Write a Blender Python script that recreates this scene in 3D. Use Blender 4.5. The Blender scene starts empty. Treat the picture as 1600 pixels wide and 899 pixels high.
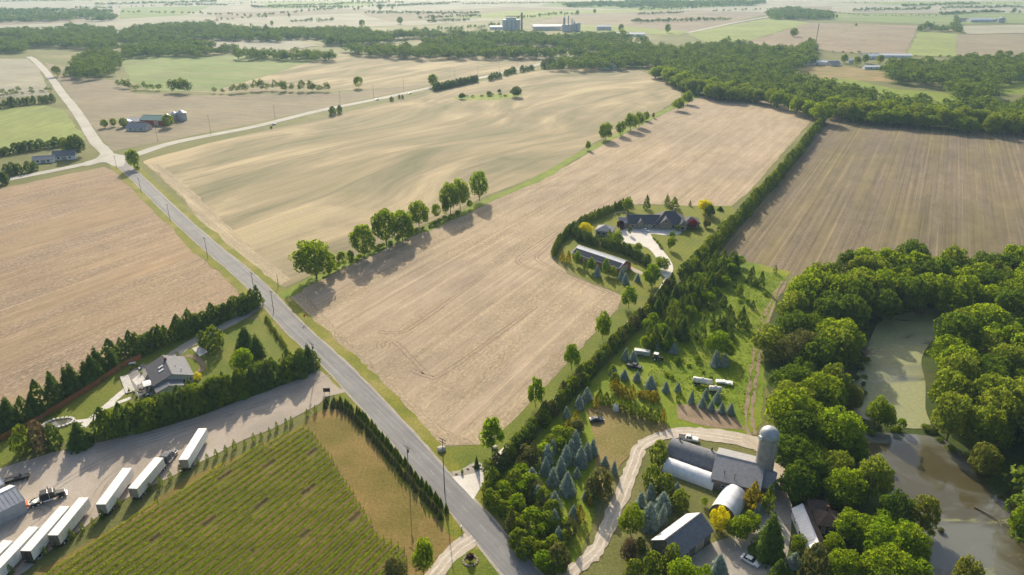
import bpy, bmesh, math, random
import numpy as np
from mathutils import Vector, Matrix, noise as mnoise
from mathutils.geometry import tessellate_polygon

scene = bpy.context.scene
R = math.radians
# ------------------------------------------------------------------ camera
F = 1110.0                       # focal length in pixels of the 1600 px wide photograph
PITCH = math.atan(495 / 1110.0)
CAM_H = 130.0
cam_data = bpy.data.cameras.new("camera")
cam = bpy.data.objects.new("camera", cam_data)
scene.collection.objects.link(cam)
cam.location = (0, 0, CAM_H)
cam.rotation_euler = (math.pi / 2 - PITCH, 0, 0)
cam_data.sensor_fit = 'HORIZONTAL'
cam_data.sensor_width = 36.0
cam_data.lens = 36.0 * F / 1600.0
cam_data.clip_start = 1.0
cam_data.clip_end = 20000.0
scene.camera = cam
# ------------------------------------------------------------------ sky and sun
SUN_AZ = R(-9.0)                 # to the left of straight ahead
SUN_EL = R(27.0)
world = bpy.data.worlds.new("World")
scene.world = world
world.use_nodes = True
wn = world.node_tree
sky = wn.nodes.new("ShaderNodeTexSky")
sky.sky_type = 'NISHITA'
sky.sun_disc = False
sky.sun_elevation = SUN_EL
sky.sun_rotation = SUN_AZ        # 0 = +Y, positive turns clockwise seen from above
sky.air_density = 1.0
sky.dust_density = 4.0
wn.links.new(sky.outputs[0], wn.nodes["Background"].inputs[0])
wn.nodes["Background"].inputs[1].default_value = 0.138
sun_data = bpy.data.lights.new("sun", 'SUN')
sun_data.energy = 5.0
sun_data.angle = R(0.55)
sun_data.color = (1.0, 0.885, 0.69)
sun = bpy.data.objects.new("sun", sun_data)
scene.collection.objects.link(sun)
sdir = Vector((math.sin(SUN_AZ) * math.cos(SUN_EL), math.cos(SUN_AZ) * math.cos(SUN_EL), math.sin(SUN_EL)))
sun.rotation_euler = sdir.to_track_quat('Z', 'Y').to_euler()
sun.location = (0, 300, 400)
vs = scene.view_settings
vs.view_transform = 'Standard'
vs.look = 'None'
vs.exposure = 0.38
vs.gamma = 1.0
cy = scene.cycles
cy.max_bounces = 5
cy.diffuse_bounces = 2
cy.glossy_bounces = 2
cy.transmission_bounces = 4
cy.transparent_max_bounces = 6
cy.volume_bounces = 0
cy.use_denoising = True
try:
    cy.denoiser = 'OPENIMAGEDENOISE'
except Exception:
    pass
cy.use_adaptive_sampling = True
cy.adaptive_threshold = 0.02

rng = np.random.default_rng(7)
rnd = random.Random(11)
C, S = math.cos(PITCH), math.sin(PITCH)


def G(px, py, z=0.0):
    """photo pixel -> (x, y) where its ray meets the height z"""
    u = (px - 800) / F
    v = -(py - 449.5) / F
    y = C + v * S
    w = -S + v * C
    t = (z - CAM_H) / w
    return (u * t, y * t)


def PX(x, y, z=0.0):
    w = z - CAM_H
    d = y * C - w * S
    return (800 + F * x / d, 449.5 - F * (y * S + w * C) / d, d)


def height_at(y, pyt):
    v = (449.5 - pyt) / F
    return CAM_H + y * (v * C - S) / (C + v * S)


# ------------------------------------------------------------------ object helpers
col = scene.collection


def tag(o, label=None, cat=None, group=None, kind=None):
    if label: o['label'] = label
    if cat: o['category'] = cat
    if group: o['group'] = group
    if kind: o['kind'] = kind
    return o


def empty(name, x, y, rot=0.0, label=None, cat=None, group=None, z=0.0):
    o = bpy.data.objects.new(name, None)
    o.empty_display_size = 0.5
    o.location = (x, y, z)
    o.rotation_euler = (0, 0, rot)
    col.objects.link(o)
    return tag(o, label, cat, group)


def link_mesh(name, me, parent=None):
    o = bpy.data.objects.new(name, me)
    col.objects.link(o)
    if parent: o.parent = parent
    return o


def copy_tree(o, parent=None):
    c = o.copy()
    col.objects.link(c)
    if parent: c.parent = parent
    for ch in o.children:
        copy_tree(ch, c)
    return c


class MB:
    def __init__(self):
        self.v = []
        self.f = []

    def add(self, vs_, fs):
        b = len(self.v)
        self.v += [tuple(p) for p in vs_]
        self.f += [tuple(i + b for i in f) for f in fs]
        return self

    def box(self, x0, x1, y0, y1, z0, z1):
        return self.add([(x0, y0, z0), (x1, y0, z0), (x1, y1, z0), (x0, y1, z0), (x0, y0, z1), (x1, y0, z1), (x1, y1, z1), (x0, y1, z1)],
                        [(0, 3, 2, 1), (4, 5, 6, 7), (0, 1, 5, 4), (1, 2, 6, 5), (2, 3, 7, 6), (3, 0, 4, 7)])

    def prism(self, poly, axis, a, b):
        """poly of 2-D points extruded along axis from a to b"""
        n = len(poly)
        def P(p, q):
            if axis == 'x': return (q, p[0], p[1])
            if axis == 'y': return (p[0], q, p[1])
            return (p[0], p[1], q)
        vs_ = [P(p, a) for p in poly] + [P(p, b) for p in poly]
        fs = [tuple(range(n))[::-1], tuple(range(n, 2 * n))] + [(i, (i + 1) % n, n + (i + 1) % n, n + i) for i in range(n)]
        return self.add(vs_, fs)

    def cyl(self, p0, p1, r0, r1=None, n=8, caps=True):
        r1 = r0 if r1 is None else r1
        p0, p1 = Vector(p0), Vector(p1)
        d = (p1 - p0).normalized()
        a = d.orthogonal().normalized()
        b = d.cross(a)
        vs_ = []
        for p, r in ((p0, r0), (p1, r1)):
            for i in range(n):
                t = 2 * math.pi * i / n
                vs_.append(p + a * math.cos(t) * r + b * math.sin(t) * r)
        fs = [(i, (i + 1) % n, n + (i + 1) % n, n + i) for i in range(n)]
        if caps: fs += [tuple(range(n))[::-1], tuple(range(n, 2 * n))]
        return self.add(vs_, fs)

    def lathe(self, prof, n=16):
        """prof of (r, z) pairs turned about z"""
        vs_ = []
        for r, z in prof:
            for i in range(n):
                t = 2 * math.pi * i / n
                vs_.append((r * math.cos(t), r * math.sin(t), z))
        fs = []
        for k in range(len(prof) - 1):
            for i in range(n):
                j = (i + 1) % n
                fs.append((k * n + i, k * n + j, (k + 1) * n + j, (k + 1) * n + i))
        return self.add(vs_, fs)

    def loft(self, rings):
        n = len(rings[0])
        vs_ = [p for r in rings for p in r]
        fs = []
        for k in range(len(rings) - 1):
            for i in range(n):
                j = (i + 1) % n
                fs.append((k * n + i, k * n + j, (k + 1) * n + j, (k + 1) * n + i))
        fs += [tuple(range(n))[::-1], tuple(range((len(rings) - 1) * n, len(rings) * n))]
        return self.add(vs_, fs)

    def mesh(self, name, mat, smooth=False):
        me = bpy.data.meshes.new(name)
        me.from_pydata(self.v, [], self.f)
        if mat: me.materials.append(mat)
        bm = bmesh.new()
        bm.from_mesh(me)
        bmesh.ops.recalc_face_normals(bm, faces=bm.faces)
        bm.to_mesh(me)
        bm.free()
        if smooth:
            me.polygons.foreach_set('use_smooth', [True] * len(me.polygons))
            try: me.set_sharp_from_angle(angle=R(40))
            except Exception: pass
        return me

    def build(self, name, mat, parent=None, smooth=False, loc=None, bevel=0):
        o = link_mesh(name, self.mesh(name, mat, smooth), parent)
        if loc: o.location = loc
        if bevel:
            m = o.modifiers.new("bevel", 'BEVEL')
            m.width = bevel
            m.segments = 2
        return o


def raw_mesh(name, verts, quads, mats, mat_idx=None):
    """fast numpy mesh: verts (n,3), quads (m,4)"""
    me = bpy.data.meshes.new(name)
    verts = np.asarray(verts, np.float32)
    quads = np.asarray(quads, np.int32)
    me.vertices.add(len(verts))
    me.vertices.foreach_set('co', verts.ravel())
    me.loops.add(quads.size)
    me.loops.foreach_set('vertex_index', quads.ravel())
    me.polygons.add(len(quads))
    k = quads.shape[1]
    me.polygons.foreach_set('loop_start', np.arange(0, quads.size, k, dtype=np.int32))
    if mat_idx is not None:
        me.polygons.foreach_set('material_index', np.asarray(mat_idx, np.int32))
    for m in mats: me.materials.append(m)
    me.update(calc_edges=True)
    return me


# ------------------------------------------------------------------ materials
def new_mat(name):
    m = bpy.data.materials.new(name)
    m.use_nodes = True
    nt = m.node_tree
    for n in list(nt.nodes):
        if n.type != 'OUTPUT_MATERIAL': nt.nodes.remove(n)
    return m, nt, nt.nodes.new, nt.links.new, nt.nodes['Material Output']


def ramp(nt, fac, stops, interp='LINEAR'):
    n = nt.nodes.new("ShaderNodeValToRGB")
    n.color_ramp.interpolation = interp
    e = n.color_ramp.elements
    while len(e) < len(stops): e.new(0.5)
    for el, (p, c) in zip(e, stops):
        el.position = p
        el.color = (*c, 1) if len(c) == 3 else c
    nt.links.new(fac, n.inputs[0])
    return n.outputs[0]


def noise(nt, vec, scale, detail=3, rough=0.55, dist=0.0):
    n = nt.nodes.new("ShaderNodeTexNoise")
    n.inputs['Scale'].default_value = scale
    n.inputs['Detail'].default_value = detail
    n.inputs['Roughness'].default_value = rough
    n.inputs['Distortion'].default_value = dist
    if vec is not None: nt.links.new(vec, n.inputs['Vector'])
    return n.outputs['Fac']


def mapping(nt, vec, rot=0.0, scale=(1, 1, 1), loc=(0, 0, 0)):
    n = nt.nodes.new("ShaderNodeMapping")
    n.vector_type = 'POINT'
    n.inputs['Rotation'].default_value = (0, 0, rot)
    n.inputs['Scale'].default_value = scale
    n.inputs['Location'].default_value = loc
    nt.links.new(vec, n.inputs['Vector'])
    return n.outputs[0]


def mix(nt, a, b, fac, mode='MIX'):
    n = nt.nodes.new("ShaderNodeMix")
    n.data_type = 'RGBA'
    n.blend_type = mode
    for sock, val in ((n.inputs[0], fac), (n.inputs[6], a), (n.inputs[7], b)):
        if hasattr(val, 'node'): nt.links.new(val, sock)
        elif isinstance(val, (int, float)): sock.default_value = val
        else: sock.default_value = (*val, 1)
    return n.outputs[2]


def coords(nt, which='Object'):
    return nt.nodes.new("ShaderNodeTexCoord").outputs[which]


def rowcoords(nt, ang):
    """object coordinates turned so that local x runs along the direction ang (from +X)"""
    return mapping(nt, coords(nt), rot=-ang)


def bump(nt, h, strength, dist, nrm=None):
    n = nt.nodes.new("ShaderNodeBump")
    n.inputs['Strength'].default_value = strength
    n.inputs['Distance'].default_value = dist
    nt.links.new(h, n.inputs['Height'])
    return n.outputs[0]


def principled(nt, out, colr, rough=0.8, spec=0.3, metal=0.0, nrm=None):
    b = nt.nodes.new("ShaderNodeBsdfPrincipled")
    if hasattr(colr, 'node'): nt.links.new(colr, b.inputs['Base Color'])
    else: b.inputs['Base Color'].default_value = (*colr, 1)
    if hasattr(rough, 'node'): nt.links.new(rough, b.inputs['Roughness'])
    else: b.inputs['Roughness'].default_value = rough
    b.inputs['Specular IOR Level'].default_value = spec
    b.inputs['Metallic'].default_value = metal
    if nrm is not None: nt.links.new(nrm, b.inputs['Normal'])
    nt.links.new(b.outputs[0], out.inputs[0])
    return b


def plain(name, c, rough=0.6, spec=0.4, metal=0.0, var=0.12, scale=2.0, dirt=None):
    m, nt, N, L, out = new_mat(name)
    co = coords(nt)
    f = noise(nt, co, scale, 4)
    d = tuple(x * (1 - 2 * var) for x in c) if dirt is None else dirt
    cc = ramp(nt, f, [(0.3, d), (0.62, c)])
    principled(nt, out, cc, rough, spec, metal)
    return m


ROW = R(90 - 29.9)      # direction of the drilled rows, fence lines and lane (from +X)
ROAD = R(90 + 37.3)     # direction of the main road


def field_mat(name, base, light, dark, ang=ROW, streak=0.5, blotch=None, wide=0.05, speck=0.5, rowsp=0.0):
    """stubble / bare soil: long streaks along the rows, speckle of straw, broad soil patches"""
    m, nt, N, L, out = new_mat(name)
    co = coords(nt)
    rc = rowcoords(nt, ang)
    s1 = noise(nt, mapping(nt, rc, scale=(0.007, 0.21, 1)), 1.0, 6, 0.78)
    s3 = noise(nt, mapping(nt, rc, scale=(0.003, 0.55, 1), loc=(9, 2, 0)), 1.0, 3, 0.8)
    s2 = noise(nt, mapping(nt, rc, scale=(0.006, wide, 1), loc=(3, 7, 0)), 1.0, 4, 0.6)
    fine = noise(nt, mapping(nt, rc, scale=(0.55, 1.3, 1)), 1.0, 4, 0.8)
    c = ramp(nt, s1, [(0.28, dark), (0.5, base), (0.72, light)])
    c = mix(nt, base, c, streak)
    sp = ramp(nt, fine, [(0.34, tuple(x * 0.50 for x in base)), (0.5, base), (0.64, tuple(min(1, x * 1.55) for x in light))])
    c = mix(nt, c, sp, speck)
    if blotch:
        f2 = ramp(nt, s2, [(0.42, (0, 0, 0)), (0.66, (1, 1, 1))])
        c = mix(nt, c, blotch, f2)
    ln = ramp(nt, s3, [(0.32, (0.64, 0.63, 0.62)), (0.45, (0.93, 0.93, 0.93)), (0.56, (1, 1, 1)), (0.67, (1.42, 1.39, 1.33))])
    c = mix(nt, c, ln, min(1.0, 0.55 + rowsp), 'MULTIPLY')
    med = noise(nt, mapping(nt, rc, scale=(0.05, 0.14, 1)), 1.0, 6, 0.7)
    med = ramp(nt, med, [(0.3, (0.80, 0.80, 0.80)), (0.7, (1.14, 1.14, 1.14))])
    c = mix(nt, c, med, 1.0, 'MULTIPLY')
    big = noise(nt, co, 0.010, 4, 0.55)
    c = mix(nt, c, ramp(nt, big, [(0.35, (0.86, 0.87, 0.89)), (0.65, (1.10, 1.09, 1.06))]), 1.0, 'MULTIPLY')
    nr = bump(nt, fine, 0.5, 0.15)
    principled(nt, out, c, 0.95, 0.1, nrm=nr)
    return m


def grass_mat(name, c1, c2, dry=None, scale=0.12, dry_amt=0.35, mow=None):
    m, nt, N, L, out = new_mat(name)
    co = coords(nt)
    f = noise(nt, co, scale, 6, 0.65)
    fine = noise(nt, co, 1.3, 4, 0.7)
    c = ramp(nt, f, [(0.3, c1), (0.7, c2)])
    if dry:
        g = noise(nt, co, scale * 0.45, 5, 0.6)
        c = mix(nt, c, dry, ramp(nt, g, [(0.62 - dry_amt * 0.4, (0, 0, 0)), (0.78 - dry_amt * 0.3, (1, 1, 1))]))
    if mow is not None:
        w = N("ShaderNodeTexWave")
        w.wave_type = 'BANDS'
        w.bands_direction = 'Y'
        w.inputs['Scale'].default_value = 0.14
        w.inputs['Distortion'].default_value = 0.6
        L(rowcoords(nt, mow), w.inputs['Vector'])
        c = mix(nt, c, ramp(nt, w.outputs['Fac'], [(0.3, (0.93, 0.94, 0.95)), (0.7, (1.05, 1.04, 1.0))]), 1.0, 'MULTIPLY')
    c = mix(nt, c, ramp(nt, fine, [(0.3, (0.62, 0.66, 0.6)), (0.7, (1.3, 1.25, 1.2))]), 1.0, 'MULTIPLY')
    principled(nt, out, c, 0.9, 0.15, nrm=bump(nt, fine, 0.6, 0.25))
    return m


def gravel_mat(name, c1, c2, c3, scale=0.09):
    m, nt, N, L, out = new_mat(name)
    co = coords(nt)
    f = noise(nt, co, scale, 6, 0.65, 0.6)
    fine = noise(nt, co, 2.0, 4, 0.7)
    c = ramp(nt, f, [(0.3, c1), (0.5, c2), (0.7, c3)])
    c = mix(nt, c, ramp(nt, fine, [(0.3, (0.8, 0.8, 0.8)), (0.7, (1.15, 1.15, 1.15))]), 1.0, 'MULTIPLY')
    principled(nt, out, c, 0.95, 0.1, nrm=bump(nt, fine, 0.3, 0.1))
    return m


def leaf_mat(name, c1, c2, tr, trans=0.35, island=0.35):
    """leaves: diffuse and translucent, each tree and each leaf clump a little different"""
    m, nt, N, L, out = new_mat(name)
    oi = N("ShaderNodeObjectInfo")
    ge = N("ShaderNodeNewGeometry")
    c = mix(nt, c1, c2, oi.outputs['Random'])
    v = ramp(nt, ge.outputs['Random Per Island'], [(0.0, (1 - island,) * 3), (1.0, (1 + island, 1 + island * 1.1, 1 + island * 0.6))])
    c = mix(nt, c, v, 1.0, 'MULTIPLY')
    cl = noise(nt, coords(nt), 4.0, 2)
    c = mix(nt, c, ramp(nt, cl, [(0.35, (0.82, 0.88, 0.85)), (0.65, (1.2, 1.12, 1.0))]), 1.0, 'MULTIPLY')
    t = mix(nt, c, tr, 0.65)
    d = N("ShaderNodeBsdfDiffuse")
    L(c, d.inputs[0])
    x = N("ShaderNodeBsdfTranslucent")
    L(t, x.inputs[0])
    ms = N("ShaderNodeMixShader")
    ms.inputs[0].default_value = trans
    L(d.outputs[0], ms.inputs[1])
    L(x.outputs[0], ms.inputs[2])
    L(ms.outputs[0], out.inputs[0])
    return m


M = {}
# ground
M['ground'] = grass_mat('meadow_grass', (.10, .115, .03), (.16, .16, .05), (.24, .21, .10), 0.02, 0.3)
M['verge'] = grass_mat('verge_grass', (.105, .125, .022), (.17, .17, .035), (.25, .21, .08), 0.1, 0.35)
M['bright_verge'] = grass_mat('roadside_grass', (.12, .15, .015), (.21, .20, .02), (.28, .24, .07), 0.12, 0.3)
M['lawn'] = grass_mat('lawn_grass', (.095, .135, .012), (.155, .175, .02), (.19, .18, .035), 0.07, 0.2)
M['estate_lawn'] = grass_mat('mown_lawn_grass', (.12, .15, .012), (.185, .195, .018), None, 0.07, 0, R(58))
M['weeds'] = grass_mat('rough_grass', (.105, .165, .008), (.20, .255, .014), (.25, .25, .03), 0.09, 0.2)
M['dry_grass'] = grass_mat('dry_grass', (.15, .14, .04), (.22, .18, .06), (.30, .21, .10), 0.08, 0.5)
M['vine_soil'] = grass_mat('vineyard_grass', (.13, .11, .02), (.20, .15, .042), (.25, .165, .06), 0.1, 0.45)
M['vine_earth'] = grass_mat('vineyard_earth', (.09, .088, .022), (.135, .115, .032), (.17, .125, .045), 0.1, 0.4)
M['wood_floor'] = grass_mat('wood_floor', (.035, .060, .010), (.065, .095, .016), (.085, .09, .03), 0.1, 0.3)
tan = dict(base=(.33, .26, .172), light=(.465, .38, .262), dark=(.24, .182, .115))
M['field_tan'] = field_mat('stubble_field', **tan, streak=0.85, speck=0.45, blotch=(.40, .315, .225))
M['field_tan_road'] = field_mat('stubble_headland', **tan, ang=ROAD, streak=0.9, speck=0.45, blotch=(.40, .315, .225))
M['field_edge'] = field_mat('pale_headland', (.345, .285, .19), (.44, .37, .26), (.27, .225, .145), ang=ROAD, streak=0.7, speck=0.4)
M['field_left'] = field_mat('stubble_field_orange', (.285, .214, .145), (.39, .305, .21), (.205, .15, .098), streak=0.55, speck=0.6, blotch=(.33, .24, .145))
M['field_brown'] = field_mat('drilled_field', (.172, .138, .095), (.27, .215, .145), (.122, .098, .070), streak=0.6, speck=0.4, blotch=(.20, .165, .085), rowsp=0.45)
M['field_dust'] = field_mat('dusty_field', (.25, .20, .135), (.34, .28, .195), (.19, .15, .10), ang=R(100), streak=0.5, speck=0.3, rowsp=0.3)
M['field_grey'] = field_mat('grey_field', (.235, .20, .135), (.31, .27, .185), (.175, .15, .10), ang=R(165), streak=0.5, speck=0.2)
M['field_green'] = field_mat('sprouting_field', (.16, .23, .06), (.22, .28, .085), (.12, .19, .045), ang=R(165), streak=0.5, speck=0.2, blotch=(.23, .235, .11))
M['field_lime'] = field_mat('hay_field', (.22, .26, .075), (.29, .31, .12), (.17, .21, .06), ang=R(95), streak=0.4, speck=0.2, rowsp=0.3)
M['field_pale'] = field_mat('pale_field', (.30, .285, .21), (.38, .355, .27), (.24, .23, .165), ang=R(170), streak=0.4, speck=0.2)


def rolling_field():
    """the big field beyond the fence row: cream knolls, grey-green sprouting hollows, drawn along the rows"""
    m, nt, N, L, out = new_mat('rolling_field')
    co = coords(nt)
    rc = rowcoords(nt, R(90 - 34))
    wob = noise(nt, co, 0.006, 2)
    wn_ = N("ShaderNodeTexNoise")
    wn_.inputs['Scale'].default_value = 0.0045
    wn_.inputs['Detail'].default_value = 1
    L(co, wn_.inputs['Vector'])
    vm = N("ShaderNodeVectorMath")
    vm.operation = 'MULTIPLY_ADD'
    vm.inputs[1].default_value = (90, 90, 0)
    L(wn_.outputs['Color'], vm.inputs[0])
    L(rc, vm.inputs[2])
    rw = vm.outputs[0]
    a = noise(nt, mapping(nt, rw, scale=(0.0065, 0.021, 1), loc=(1.3, 0.4, 0)), 1.0, 5, 0.6, 0.7)
    b = noise(nt, mapping(nt, rw, scale=(0.004, 0.15, 1)), 1.0, 6, 0.78)
    fine = noise(nt, mapping(nt, rc, scale=(0.5, 1.8, 1)), 1.0, 3, 0.7)
    c = ramp(nt, a, [(0.28, (.155, .155, .085)), (0.42, (.228, .205, .125)), (0.52, (.30, .252, .16)), (0.62, (.40, .33, .21)), (0.74, (.37, .33, .18))])
    c = mix(nt, c, ramp(nt, b, [(0.3, (0.74, 0.77, 0.76)), (0.7, (1.25, 1.2, 1.14))]), 1.0, 'MULTIPLY')
    c = mix(nt, c, ramp(nt, fine, [(0.3, (0.86, 0.86, 0.86)), (0.7, (1.13, 1.13, 1.13))]), 1.0, 'MULTIPLY')
    c = mix(nt, c, ramp(nt, wob, [(0.3, (0.9, 0.9, 0.9)), (0.7, (1.08, 1.08, 1.08))]), 1.0, 'MULTIPLY')
    principled(nt, out, c, 0.95, 0.1, nrm=bump(nt, fine, 0.4, 0.12))
    return m


M['field_roll'] = rolling_field()


def asphalt_mat():
    m, nt, N, L, out = new_mat('worn_asphalt')
    rc = rowcoords(nt, ROAD)
    a = noise(nt, mapping(nt, rc, scale=(0.012, 0.9, 1)), 1.0, 3, 0.6)
    b = noise(nt, coords(nt), 0.12, 6, 0.65)
    fine = noise(nt, coords(nt), 3.0, 3, 0.7)
    c = ramp(nt, a, [(0.3, (.15, .15, .152)), (0.5, (.19, .19, .19)), (0.7, (.245, .243, .238))])
    c = mix(nt, c, ramp(nt, b, [(0.3, (.84, .84, .84)), (0.7, (1.12, 1.12, 1.12))]), 1.0, 'MULTIPLY')
    c = mix(nt, c, ramp(nt, fine, [(0.3, (.85, .85, .85)), (0.7, (1.12, 1.12, 1.12))]), 1.0, 'MULTIPLY')
    principled(nt, out, c, 0.85, 0.25)
    return m


M['asphalt'] = asphalt_mat()
M['shoulder'] = gravel_mat('gravel_shoulder', (.27, .24, .20), (.34, .31, .26), (.40, .37, .32), 0.2)
M['gravel'] = gravel_mat('yard_gravel', (.30, .265, .225), (.38, .325, .265), (.44, .40, .35), 0.05)
M['drive_gravel'] = gravel_mat('driveway_gravel', (.36, .31, .24), (.45, .39, .31), (.52, .46, .38), 0.2)
M['drive_track'] = gravel_mat('packed_gravel', (.46, .41, .34), (.56, .50, .42), (.62, .57, .49), 0.3)
M['yard_track'] = gravel_mat('packed_yard_gravel', (.25, .22, .19), (.31, .27, .225), (.36, .32, .28), 0.2)
M['concrete'] = gravel_mat('pale_concrete', (.55, .52, .46), (.62, .59, .53), (.66, .63, .58), 0.2)
M['light_road'] = gravel_mat('bleached_road', (.36, .345, .30), (.43, .41, .36), (.48, .46, .41), 0.05)
M['soil'] = gravel_mat('bare_soil', (.20, .15, .10), (.26, .195, .13), (.31, .24, .165), 0.3)
M['paver'] = gravel_mat('patio_paving', (.50, .47, .42), (.60, .57, .52), (.66, .63, .58), 0.6)
M['patio_stone'] = gravel_mat('grey_patio_stone', (.16, .155, .15), (.24, .23, .215), (.34, .32, .30), 0.5)
M['mark'] = plain('road_paint', (.38, .37, .33), 0.7, 0.2, var=0.25, scale=3)
M['track'] = plain('wheel_track_soil', (.28, .212, .145), 0.95, 0.1, var=0.15, scale=0.8)
# buildings and things
M['white_metal'] = plain('white_painted_metal', (.80, .80, .77), 0.4, 0.4, var=0.08, scale=0.7)
M['white_roof'] = plain('white_roof_skin', (.82, .79, .70), 0.5, 0.4, var=0.05)
M['galv'] = plain('galvanised_metal', (.40, .42, .44), 0.5, 0.5, 0.3, 0.14, 0.8)
M['poly'] = plain('white_polythene', (.74, .75, .77), 0.28, 0.6, 0, 0.08, 0.8, dirt=(.60, .61, .62))
M['shingle_grey'] = plain('grey_shingles', (.20, .205, .22), 0.85, 0.2, 0, 0.14, 1.6)
M['shingle_dark'] = plain('dark_shingles', (.10, .10, .115), 0.85, 0.2, 0, 0.15, 1.6)
M['shingle_brown'] = plain('brown_shingles', (.155, .105, .08), 0.85, 0.2, 0, 0.2, 1.2)
M['shingle_pale'] = plain('pale_grey_shingles', (.30, .30, .31), 0.85, 0.2, 0, 0.12, 1.2)
M['metal_grey'] = plain('grey_sheet_roof', (.36, .375, .40), 0.5, 0.4, 0.2, 0.1, 0.6)
M['metal_pale'] = plain('pale_sheet_roof', (.62, .63, .65), 0.42, 0.5, 0.1, 0.08, 0.6)
M['metal_blue'] = plain('blue_grey_cladding', (.30, .35, .39), 0.5, 0.4, 0.1, 0.08, 0.8)
M['solar'] = plain('solar_glass', (.03, .04, .07), 0.15, 0.6, 0, 0.1, 0.4)
M['solar_roof'] = plain('dark_panel_glass', (.03, .035, .05), 0.12, 0.3, 0, 0.1, 0.6)
M['stone'] = plain('stone_wall', (.32, .27, .21), 0.9, 0.2, 0, 0.2, 1.4)
M['siding'] = plain('pale_siding', (.55, .54, .52), 0.7, 0.3, 0, 0.06, 1)
M['brick'] = plain('red_brown_brick', (.19, .09, .06), 0.9, 0.2, 0, 0.2, 2)
M['red'] = plain('red_barn_paint', (.32, .035, .03), 0.6, 0.3, 0, 0.15, 1)
M['orange'] = plain('orange_paint', (.75, .14, .02), 0.5, 0.4, 0, 0.1, 1)
M['wood'] = plain('stained_cedar_boards', (.36, .145, .06), 0.8, 0.2, 0, 0.2, 1.5)
M['grey_wood'] = plain('weathered_wood', (.20, .175, .15), 0.9, 0.2, 0, 0.2, 2)
M['silo'] = plain('silo_concrete', (.36, .335, .29), 0.85, 0.2, 0, 0.14, 0.5)
M['black'] = plain('black_paint', (.02, .021, .024), 0.3, 0.5, 0, 0.2, 1)
M['navy'] = plain('dark_blue_paint', (.03, .045, .07), 0.3, 0.5, 0, 0.2, 1)
M['rubber'] = plain('tyre_rubber', (.022, .021, .02), 0.85, 0.2, 0, 0.2, 3)
M['chrome'] = plain('bright_metal', (.62, .62, .62), 0.25, 0.5, 0.8, 0.1, 2)
M['glass'] = plain('dark_glass', (.03, .04, .05), 0.08, 0.7, 0, 0.1, 1)
M['lamp_red'] = plain('red_lens', (.45, .02, .02), 0.3, 0.5, 0, 0.1, 2)
M['lamp_white'] = plain('clear_lens', (.75, .75, .72), 0.2, 0.5, 0, 0.05, 2)
M['door_tan'] = plain('tan_door_panel', (.42, .36, .28), 0.5, 0.4, 0, 0.15, 2)
M['cream'] = plain('cream_plastic', (.70, .68, .60), 0.5, 0.4, 0, 0.08, 1)
M['rock'] = plain('pale_boulder', (.50, .45, .38), 0.9, 0.2, 0, 0.2, 2)
M['bark'] = plain('tree_bark', (.115, .085, .06), 0.95, 0.1, 0, 0.25, 3)
M['dead_bark'] = plain('dead_grey_branches', (.24, .21, .18), 0.95, 0.1, 0, 0.2, 3)
M['copper'] = plain('green_sheet_roof', (.20, .32, .27), 0.6, 0.3, 0, 0.1, 1)
# leaves
M['leaf'] = leaf_mat('broadleaf_leaves', (.118, .192, .010), (.175, .238, .014), (.40, .52, .014), 0.5)
M['leaf_lime'] = leaf_mat('lime_green_leaves', (.13, .235, .010), (.18, .26, .012), (.40, .54, .012), 0.45)
M['leaf_wood'] = leaf_mat('woodland_leaves', (.115, .175, .016), (.180, .220, .028), (.38, .46, .03), 0.48)
M['leaf_willow'] = leaf_mat('willow_leaves', (.15, .17, .025), (.18, .19, .035), (.34, .38, .04), 0.4)
M['leaf_yellow'] = leaf_mat('golden_yellow_leaves', (.66, .58, .008), (.72, .64, .010), (.90, .82, .008), 0.4, 0.18)
M['leaf_red'] = leaf_mat('crimson_leaves', (.20, .012, .03), (.23, .016, .03), (.4, .03, .05), 0.3)
M['leaf_purple'] = leaf_mat('purple_leaves', (.045, .014, .025), (.055, .016, .03), (.1, .02, .03), 0.25)
M['leaf_cedar'] = leaf_mat('cedar_foliage', (.110, .165, .016), (.150, .195, .020), (.30, .37, .02), 0.4)
M['leaf_spruce'] = leaf_mat('dark_spruce_foliage', (.072, .125, .026), (.105, .158, .030), (.22, .30, .03), 0.36)
M['leaf_blue'] = leaf_mat('blue_spruce_foliage', (.25, .315, .30), (.30, .36, .34), (.33, .41, .35), 0.32)
M['leaf_gold'] = leaf_mat('golden_cedar_foliage', (.27, .215, .016), (.32, .25, .02), (.52, .42, .02), 0.33)
M['leaf_brown'] = leaf_mat('brown_twiggy_foliage', (.16, .125, .07), (.19, .14, .08), (.28, .20, .09), 0.25)
M['leaf_vine'] = leaf_mat('vine_leaves', (.25, .335, .010), (.29, .36, .014), (.50, .60, .012), 0.45, 0.2)
M['leaf_olive'] = leaf_mat('olive_shrub_leaves', (.11, .12, .04), (.13, .135, .05), (.24, .25, .05), 0.3)


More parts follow.
